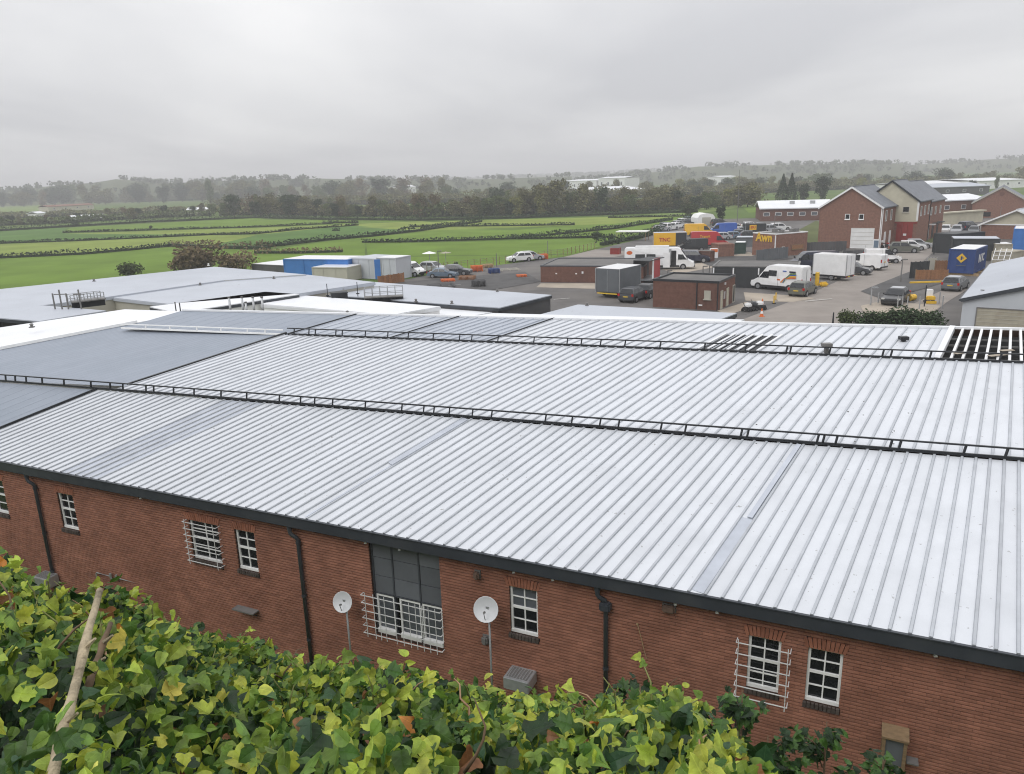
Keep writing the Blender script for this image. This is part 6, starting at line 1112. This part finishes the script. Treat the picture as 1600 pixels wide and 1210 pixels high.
# lobed leaf outlines (half), mirrored; x across, y along, unit length
HALF = [[(0, 0), (.20, -.07), (.40, .02), (.56, .20), (.36, .30), (.44, .46), (.47, .64), (.24, .64), (.13, .82), (0, 1.02)],
        [(0, 0), (.24, -.10), (.46, -.02), (.58, .14), (.42, .27), (.40, .42), (.34, .58), (.24, .72), (.12, .88), (0, 1.05)],
        [(0, 0), (.16, -.02), (.34, .08), (.50, .30), (.34, .36), (.34, .50), (.40, .72), (.20, .70), (.10, .86), (0, 1.0)],
        [(0, 0), (.18, .02), (.32, .12), (.40, .28), (.40, .42), (.36, .56), (.28, .70), (.18, .82), (.09, .93), (0, 1.0)]]
def leaf_shape(k, fold, curl, droop, rg, asym=0.0):
    h = HALF[k]; mid = [(0, h[0][1]), (0, .28), (0, .55), (0, .78)]; 
    R = [(x*(1+rg.uniform(-.12, .12)), y+rg.uniform(-.03, .03)) for x, y in h[1:-1]]; Lf = [(-x*(1+rg.uniform(-.14, .14)), y+rg.uniform(-.03, .03)) for x, y in h[1:-1]]
    v = [(0, 0)]+mid[1:]+[h[-1]]+R+Lf; n = len(R)         # 0..3 midrib, 4 tip, 5.. right, then left
    f = []
    for s, o in ((1, 5), (-1, 5+n)):
        q = [(0, o, o+1), (0, o+1, o+2, 1), (1, o+2, o+3), (1, o+3, o+4, 2), (2, o+4, o+5), (2, o+5, o+6, 3), (3, o+6, o+7), (3, o+7, 4)]
        f += [x if s > 0 else tuple(reversed(x)) for x in q]
    v = np.array(v, float); z = fold*np.abs(v[:, 0])-curl*v[:, 0]**2*1.6-droop*v[:, 1]**2+asym*v[:, 0]*v[:, 1]+rg.uniform(-.02, .02, len(v))
    return np.column_stack([v[:, 0], v[:, 1], z]), f, v
rg = np.random.default_rng(5); SHAPES = [leaf_shape(int(rg.choice([0, 1, 1, 2, 3])), rg.uniform(.05, .75), rg.uniform(-.3, .8), rg.uniform(-.3, .9), rg, rg.uniform(-.4, .4)) for _ in range(40)]
SIL = [(-260, 800), (-60, 845), (0, 848), (40, 868), (70, 900), (120, 908), (180, 912), (250, 918), (300, 935), (350, 958), (420, 985), (500, 1012), (580, 1030), (650, 1046), (720, 1040), (760, 1034), (820, 1052), (880, 1050), (940, 1058), (1000, 1068), (1060, 1080), (1090, 1100), (1120, 1135), (1160, 1172), (1200, 1205), (1260, 1270)]
YE = [(-260, 3.3), (0, 3.3), (300, 3.5), (700, 3.6), (1000, 3.2), (1100, 2.8), (1260, 2.1)]
def hedge_pt(x, u):
    ys = float(np.interp(x, [p[0] for p in SIL], [p[1] for p in SIL]))+float(np.interp(x, [0, 500, 800, 1100], [46, 56, 62, 66])); ye = float(np.interp(x, [p[0] for p in YE], [p[1] for p in YE]))
    dn = ray(x, 1330); N_ = CP+dn*(.95/dn[1]); de = ray(x, ys); E_ = CP+de*(ye/de[1]); P_ = N_*(1-u)+E_*u
    P_[2] += .16*4*u*(1-u)*(.6+.4*math.sin(x*.013))+.06*math.sin(P_[0]*5.1+1)*math.sin(P_[1]*4.3)+.045*math.sin(P_[0]*11+P_[1]*9)+.03*math.sin(P_[0]*19-P_[1]*14); return P_
def make_leaves(items):
    """items: (pos, length, normal, direction, colour); returns arrays of one mesh"""
    V = []; F = []; C_ = []; UVl = []; k = 0
    for pos, ln, nrm, dr, col in items:
        sh, f, uvp = SHAPES[int(rg.integers(0, len(SHAPES)))]; n_ = nrm/np.linalg.norm(nrm); d = dr-n_*np.dot(dr, n_); d /= np.linalg.norm(d)+1e-9; a = np.cross(d, n_)
        V.append(pos+ln*(np.outer(sh[:, 0], a)+np.outer(sh[:, 1], d)+np.outer(sh[:, 2], n_))); F += [tuple(i+k for i in q) for q in f]; k += len(sh); C_ += [col]*len(sh); UVl.append(uvp)
    return np.concatenate(V), F, C_, np.concatenate(UVl)
def leaves_obj(items, name, parent, O, kind=None):
    V, F, C_, U_ = make_leaves(items); o = mesh_obj(name, V-O, F, 'creeper_leaf', parent, smooth=False); me = o.data
    ca = me.attributes.new('leafcol', 'FLOAT_COLOR', 'POINT'); ca.data.foreach_set('color', np.column_stack([np.array(C_), np.ones(len(C_))]).astype(np.float32).ravel())
    uvl = me.uv_layers.new(name='leafuv'); li = np.zeros(len(me.loops), np.int32); me.loops.foreach_get('vertex_index', li); uvl.data.foreach_set('uv', U_[li].astype(np.float32).ravel())
    if kind: o['kind'] = kind
    return o
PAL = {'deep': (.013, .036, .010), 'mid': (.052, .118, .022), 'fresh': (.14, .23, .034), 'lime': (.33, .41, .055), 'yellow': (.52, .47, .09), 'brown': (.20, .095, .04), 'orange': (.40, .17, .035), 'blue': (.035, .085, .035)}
def pick(depth, r):  # outer leaves paler as young growth; inner ones darkened to put shade in hollows
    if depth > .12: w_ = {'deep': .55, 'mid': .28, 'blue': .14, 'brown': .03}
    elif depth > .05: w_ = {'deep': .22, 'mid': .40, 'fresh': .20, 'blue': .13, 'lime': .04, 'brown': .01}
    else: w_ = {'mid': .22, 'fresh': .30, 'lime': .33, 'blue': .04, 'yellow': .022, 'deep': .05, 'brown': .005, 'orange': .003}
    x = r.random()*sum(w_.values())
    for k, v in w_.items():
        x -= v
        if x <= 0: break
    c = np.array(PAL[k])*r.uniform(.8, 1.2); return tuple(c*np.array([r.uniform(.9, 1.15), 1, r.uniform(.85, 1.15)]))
h0 = hedge_pt(500, .5); hedge = thing('creeper_hedge', 'leafy creeper-covered hedge with yellowing lobed leaves along the bottom', 'hedge', (h0[0], h0[1], bank_z(h0[0], h0[1]))); HG = np.array(hedge.location)
items = []
from mathutils import noise as mnoise
def nz(P_, f, o=0.0): return mnoise.noise(Vector((P_[0]*f+o, P_[1]*f-o, P_[2]*f*.5)))
tries = 0
while len(items) < 28000 and tries < 130000:
    tries += 1; x = rg.uniform(-230, 1240); u = rg.uniform(0, 1)**.6*1.06
    P_ = hedge_pt(x, min(u, 1))
    if u > 1: P_ = P_-np.array([0, 0, 1])*(u-1)*9*rg.uniform(.5, 1)
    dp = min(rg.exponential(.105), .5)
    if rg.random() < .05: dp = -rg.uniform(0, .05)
    if np.linalg.norm(P_-CP) < 1.55: continue
    # leaves sit in clumps with dark hollows between them
    cl = nz(P_, 7.0, 3.1)+.6*nz(P_, 16.0, 9.7)
    if cl < .02-dp*2.6: continue
    P_ = P_+rg.normal(size=3)*[.025, .025, 0]-np.array([0, 0, dp-.07*min(max(cl, 0), .6)])
    nrm = np.array([rg.normal()*.75, rg.normal()*.65-.30, .9]); dr = np.array([rg.normal(), rg.normal()-.5, rg.normal()*.5-.3])
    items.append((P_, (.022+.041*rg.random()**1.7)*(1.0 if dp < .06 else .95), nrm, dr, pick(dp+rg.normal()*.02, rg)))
# sprays of fresh shoots standing proud along the top
shoots = MB()
for i in range(120):
    shoots = MB(); x = rg.uniform(-60, 1150); u = rg.uniform(.35, 1.0); b = hedge_pt(x, u); hgt = rg.uniform(.03, .11); lean = rg.normal(size=2)*.05
    tip = b+np.array([lean[0], lean[1], hgt]); mid_ = (b+tip)/2+np.array([rg.normal()*.012, rg.normal()*.012, 0]); shoots.tube([b-[0, 0, .12], mid_, tip], [.0035, .0028, .0016], 5); shoots.v = [tuple(np.array(v)-HG) for v in shoots.v]; shoots.build('shoot', 'stem_green', hedge, smooth=True)
    for k in range(int(rg.integers(2, 6))):
        f = rg.uniform(.3, 1.05); p = b+(tip-b)*f; items.append((p, rg.uniform(.016, .034), np.array([rg.normal()*.7, rg.normal()*.6-.5, .8]), np.array([rg.normal(), rg.normal(), .35]), tuple(np.array(PAL[rg.choice(['fresh', 'lime', 'lime', 'fresh', 'mid'])])*rg.uniform(.85, 1.15))))
# nearest, largest leaves become leaves of their own
sc = []
for i, it in enumerate(items):
    x, y, d = pxof(it[0]); vis = 0 < x < 1230 and y < 1205 and y > 850
    # how exposed the leaf is: height above the local hedge surface
    sc.append(it[1]/d if vis else 0)
expo = {}
order = np.argsort(-np.array([s_*(1 if items[i][4][1] > .09 else .55) for i, s_ in enumerate(sc)]))[:300]; big = set(int(i) for i in order)
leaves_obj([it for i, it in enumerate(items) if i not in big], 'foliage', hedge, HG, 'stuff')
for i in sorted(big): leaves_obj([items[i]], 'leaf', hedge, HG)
for i in range(34):          # bare tendrils and woody stems
    x = rg.uniform(0, 1150); u = rg.uniform(.2, 1.0); b = hedge_pt(x, u)-[0, 0, .05]; n_ = 5; pts = [b]; d = np.array([rg.normal()*.5, rg.normal()*.3, 1.0])
    for k in range(n_): d = d+np.array([rg.normal()*.4, rg.normal()*.3, -.28]); d /= np.linalg.norm(d); pts.append(pts[-1]+d*rg.uniform(.025, .05))
    m = MB().tube([p-HG for p in pts], [.0045, .004, .0035, .003, .0022, .0012], 5); m.build('tendril', 'stem_pink' if i % 2 else 'stem_brown', hedge, smooth=True)
for i in range(26):
    x = rg.uniform(-100, 1150); u = rg.uniform(.1, .9); b = hedge_pt(x, u)-[0, 0, .9]; e = hedge_pt(x+rg.normal()*60, min(1, u+rg.normal()*.1))-[0, 0, .1]; m = MB().tube([b-HG, (b+e)/2-HG+rg.normal(size=3)*.05, e-HG], [.018, .013, .006], 6); m.build('branch', 'stem_brown', hedge, smooth=True)
# dead flower clump and brown leaves at left
it2 = []
for i in range(70): x, u = rg.normal(95, 22), rg.uniform(.72, .95); P_ = hedge_pt(x, u)+[0, 0, rg.uniform(-.04, .03)]; it2.append((P_, rg.uniform(.02, .04), rg.normal(size=3)+[0, 0, .6], rg.normal(size=3), tuple(np.array((.10, .055, .04))*rg.uniform(.7, 1.5))))
for (x, u, ln, c) in ((190, .56, .09, 'orange'), (178, .62, .07, 'brown'), (255, .66, .05, 'brown'), (365, .55, .045, 'brown'), (520, .9, .05, 'brown'), (860, .66, .05, 'orange'), (700, .93, .045, 'brown')): it2.append((hedge_pt(x, u)+[0, 0, .05], ln, np.array([.1, -.9, .5]), np.array([.2, -.2, -1]), PAL[c]))
leaves_obj(it2, 'withered_leaves', hedge, HG, 'stuff')
# added near-black sheet: its colour stands in for shaded hollows and hides the ground
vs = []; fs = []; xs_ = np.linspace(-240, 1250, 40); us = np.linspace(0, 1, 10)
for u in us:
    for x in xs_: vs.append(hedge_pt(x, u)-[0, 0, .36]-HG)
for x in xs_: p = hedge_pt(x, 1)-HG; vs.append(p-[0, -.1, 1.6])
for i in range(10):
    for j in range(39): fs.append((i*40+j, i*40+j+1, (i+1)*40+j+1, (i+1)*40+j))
M('hollow_shade', (.02, .03, .012), .95, .4, 8); mesh_obj('hollow_shade_sheet', vs, fs, 'hollow_shade', hedge)
# broken stake standing in the hedge
def stake(a, ya, b, yb, r0, r1, lab):
    da, db = ray(*a), ray(*b); A_, B_ = CP+da*(ya/da[1]), CP+db*(yb/db[1]); t = thing('wooden_stake', lab, 'stake', A_); d = B_-A_; n_ = 9; pts = [d*k/n_+np.array([math.sin(k*1.7)*.0018, math.cos(k*2.1)*.0018, 0]) for k in range(n_+1)]
    MB().tube(pts, [r0+(r1-r0)*k/n_+(.003 if k in (3, 6) else 0) for k in range(n_+1)], 9).build('shaft', 'stem_brown' if 'branch' in lab or 'twig' in lab else 'stake_wood', t, smooth=True); 
    for k in (3, 6): MB().tube([pts[k], pts[k]+np.array([.035, -.01, .03])], [.008, .003], 5).build('twig_stub', 'stake_wood', t)
M('stake_wood', (.36, .30, .20), .85, .4, 14, bump=.8, bscale=50, stain=(.10, .075, .05), stain_scale=16, stain_amt=.85, stretch=(1, 1, .35))
stake((62, 1290), 1.05, (155, 923), 1.75, .0115, .008, 'pale broken wooden stake leaning in the hedge at left'); stake((135, 1080), 1.55, (172, 975), 1.8, .010, .006, 'dark thin branch beside the pale stake'); stake((0, 1000), 2.6, (28, 880), 3.0, .007, .004, 'thin brown twig at the left edge of the hedge')
# saplings in front of the wall
def sapling(top, yd, hgt, lab, n, seed, spread=.42):
    d = ray(*top); T_ = CP+d*(yd/d[1]); zb = bank_z(T_[0], T_[1]); r_ = np.random.default_rng(seed); t = thing('sapling', lab, 'sapling', (T_[0], T_[1], zb)); H_ = T_[2]-zb; its = []; m = MB(); m.tube([(0, 0, 0), (.03, 0, H_*.5), (0, 0, H_)], [.025, .016, .004], 6)
    for k in range(16):
        z = H_-hgt*r_.uniform(.03, 1); a = r_.uniform(0, 6.28); L_ = spread*(.25+.75*(H_-z)/hgt)*r_.uniform(.6, 1.1); e = np.array([math.cos(a)*L_, math.sin(a)*L_, z+.22*L_]); m.tube([(0, 0, z-.1), e*[.5, .5, 1]-[0, 0, .03], e], [.007, .005, .002], 5)
        for q in range(n//16): f = r_.uniform(.15, 1.08); its.append((np.array([e[0]*f, e[1]*f, z-.1+(e[2]-z+.1)*f])+r_.normal(size=3)*.035, r_.uniform(.05, .095), np.array([r_.normal()*.5, r_.normal()*.5-.3, 1]), np.array([math.cos(a)+r_.normal()*.6, math.sin(a)+r_.normal()*.6, -.3]), tuple(np.array(PAL['deep' if r_.random() < .6 else 'mid'])*r_.uniform(.8, 1.3))))
    m.build('stem', 'stem_brown', t, smooth=True); leaves_obj(its, 'foliage', t, np.zeros(3), 'stuff')
sapling((1160, 1078), 5.6, 1.5, 'dark green sapling in front of the barred right-hand window', 330, 1); sapling((1292, 1128), 5.2, 1.2, 'dark green sapling below the plain right-hand window', 300, 2, .5); sapling((1380, 1188), 4.9, .6, 'low dark sapling before the timber box', 160, 3, .35); sapling((1000, 1070), 4.2, .5, 'dark leafy sprig at the right end of the hedge top', 120, 4, .3); sapling((1200, 1150), 4.6, 1.0, 'dark green sapling beside the right end of the hedge', 260, 5, .5)
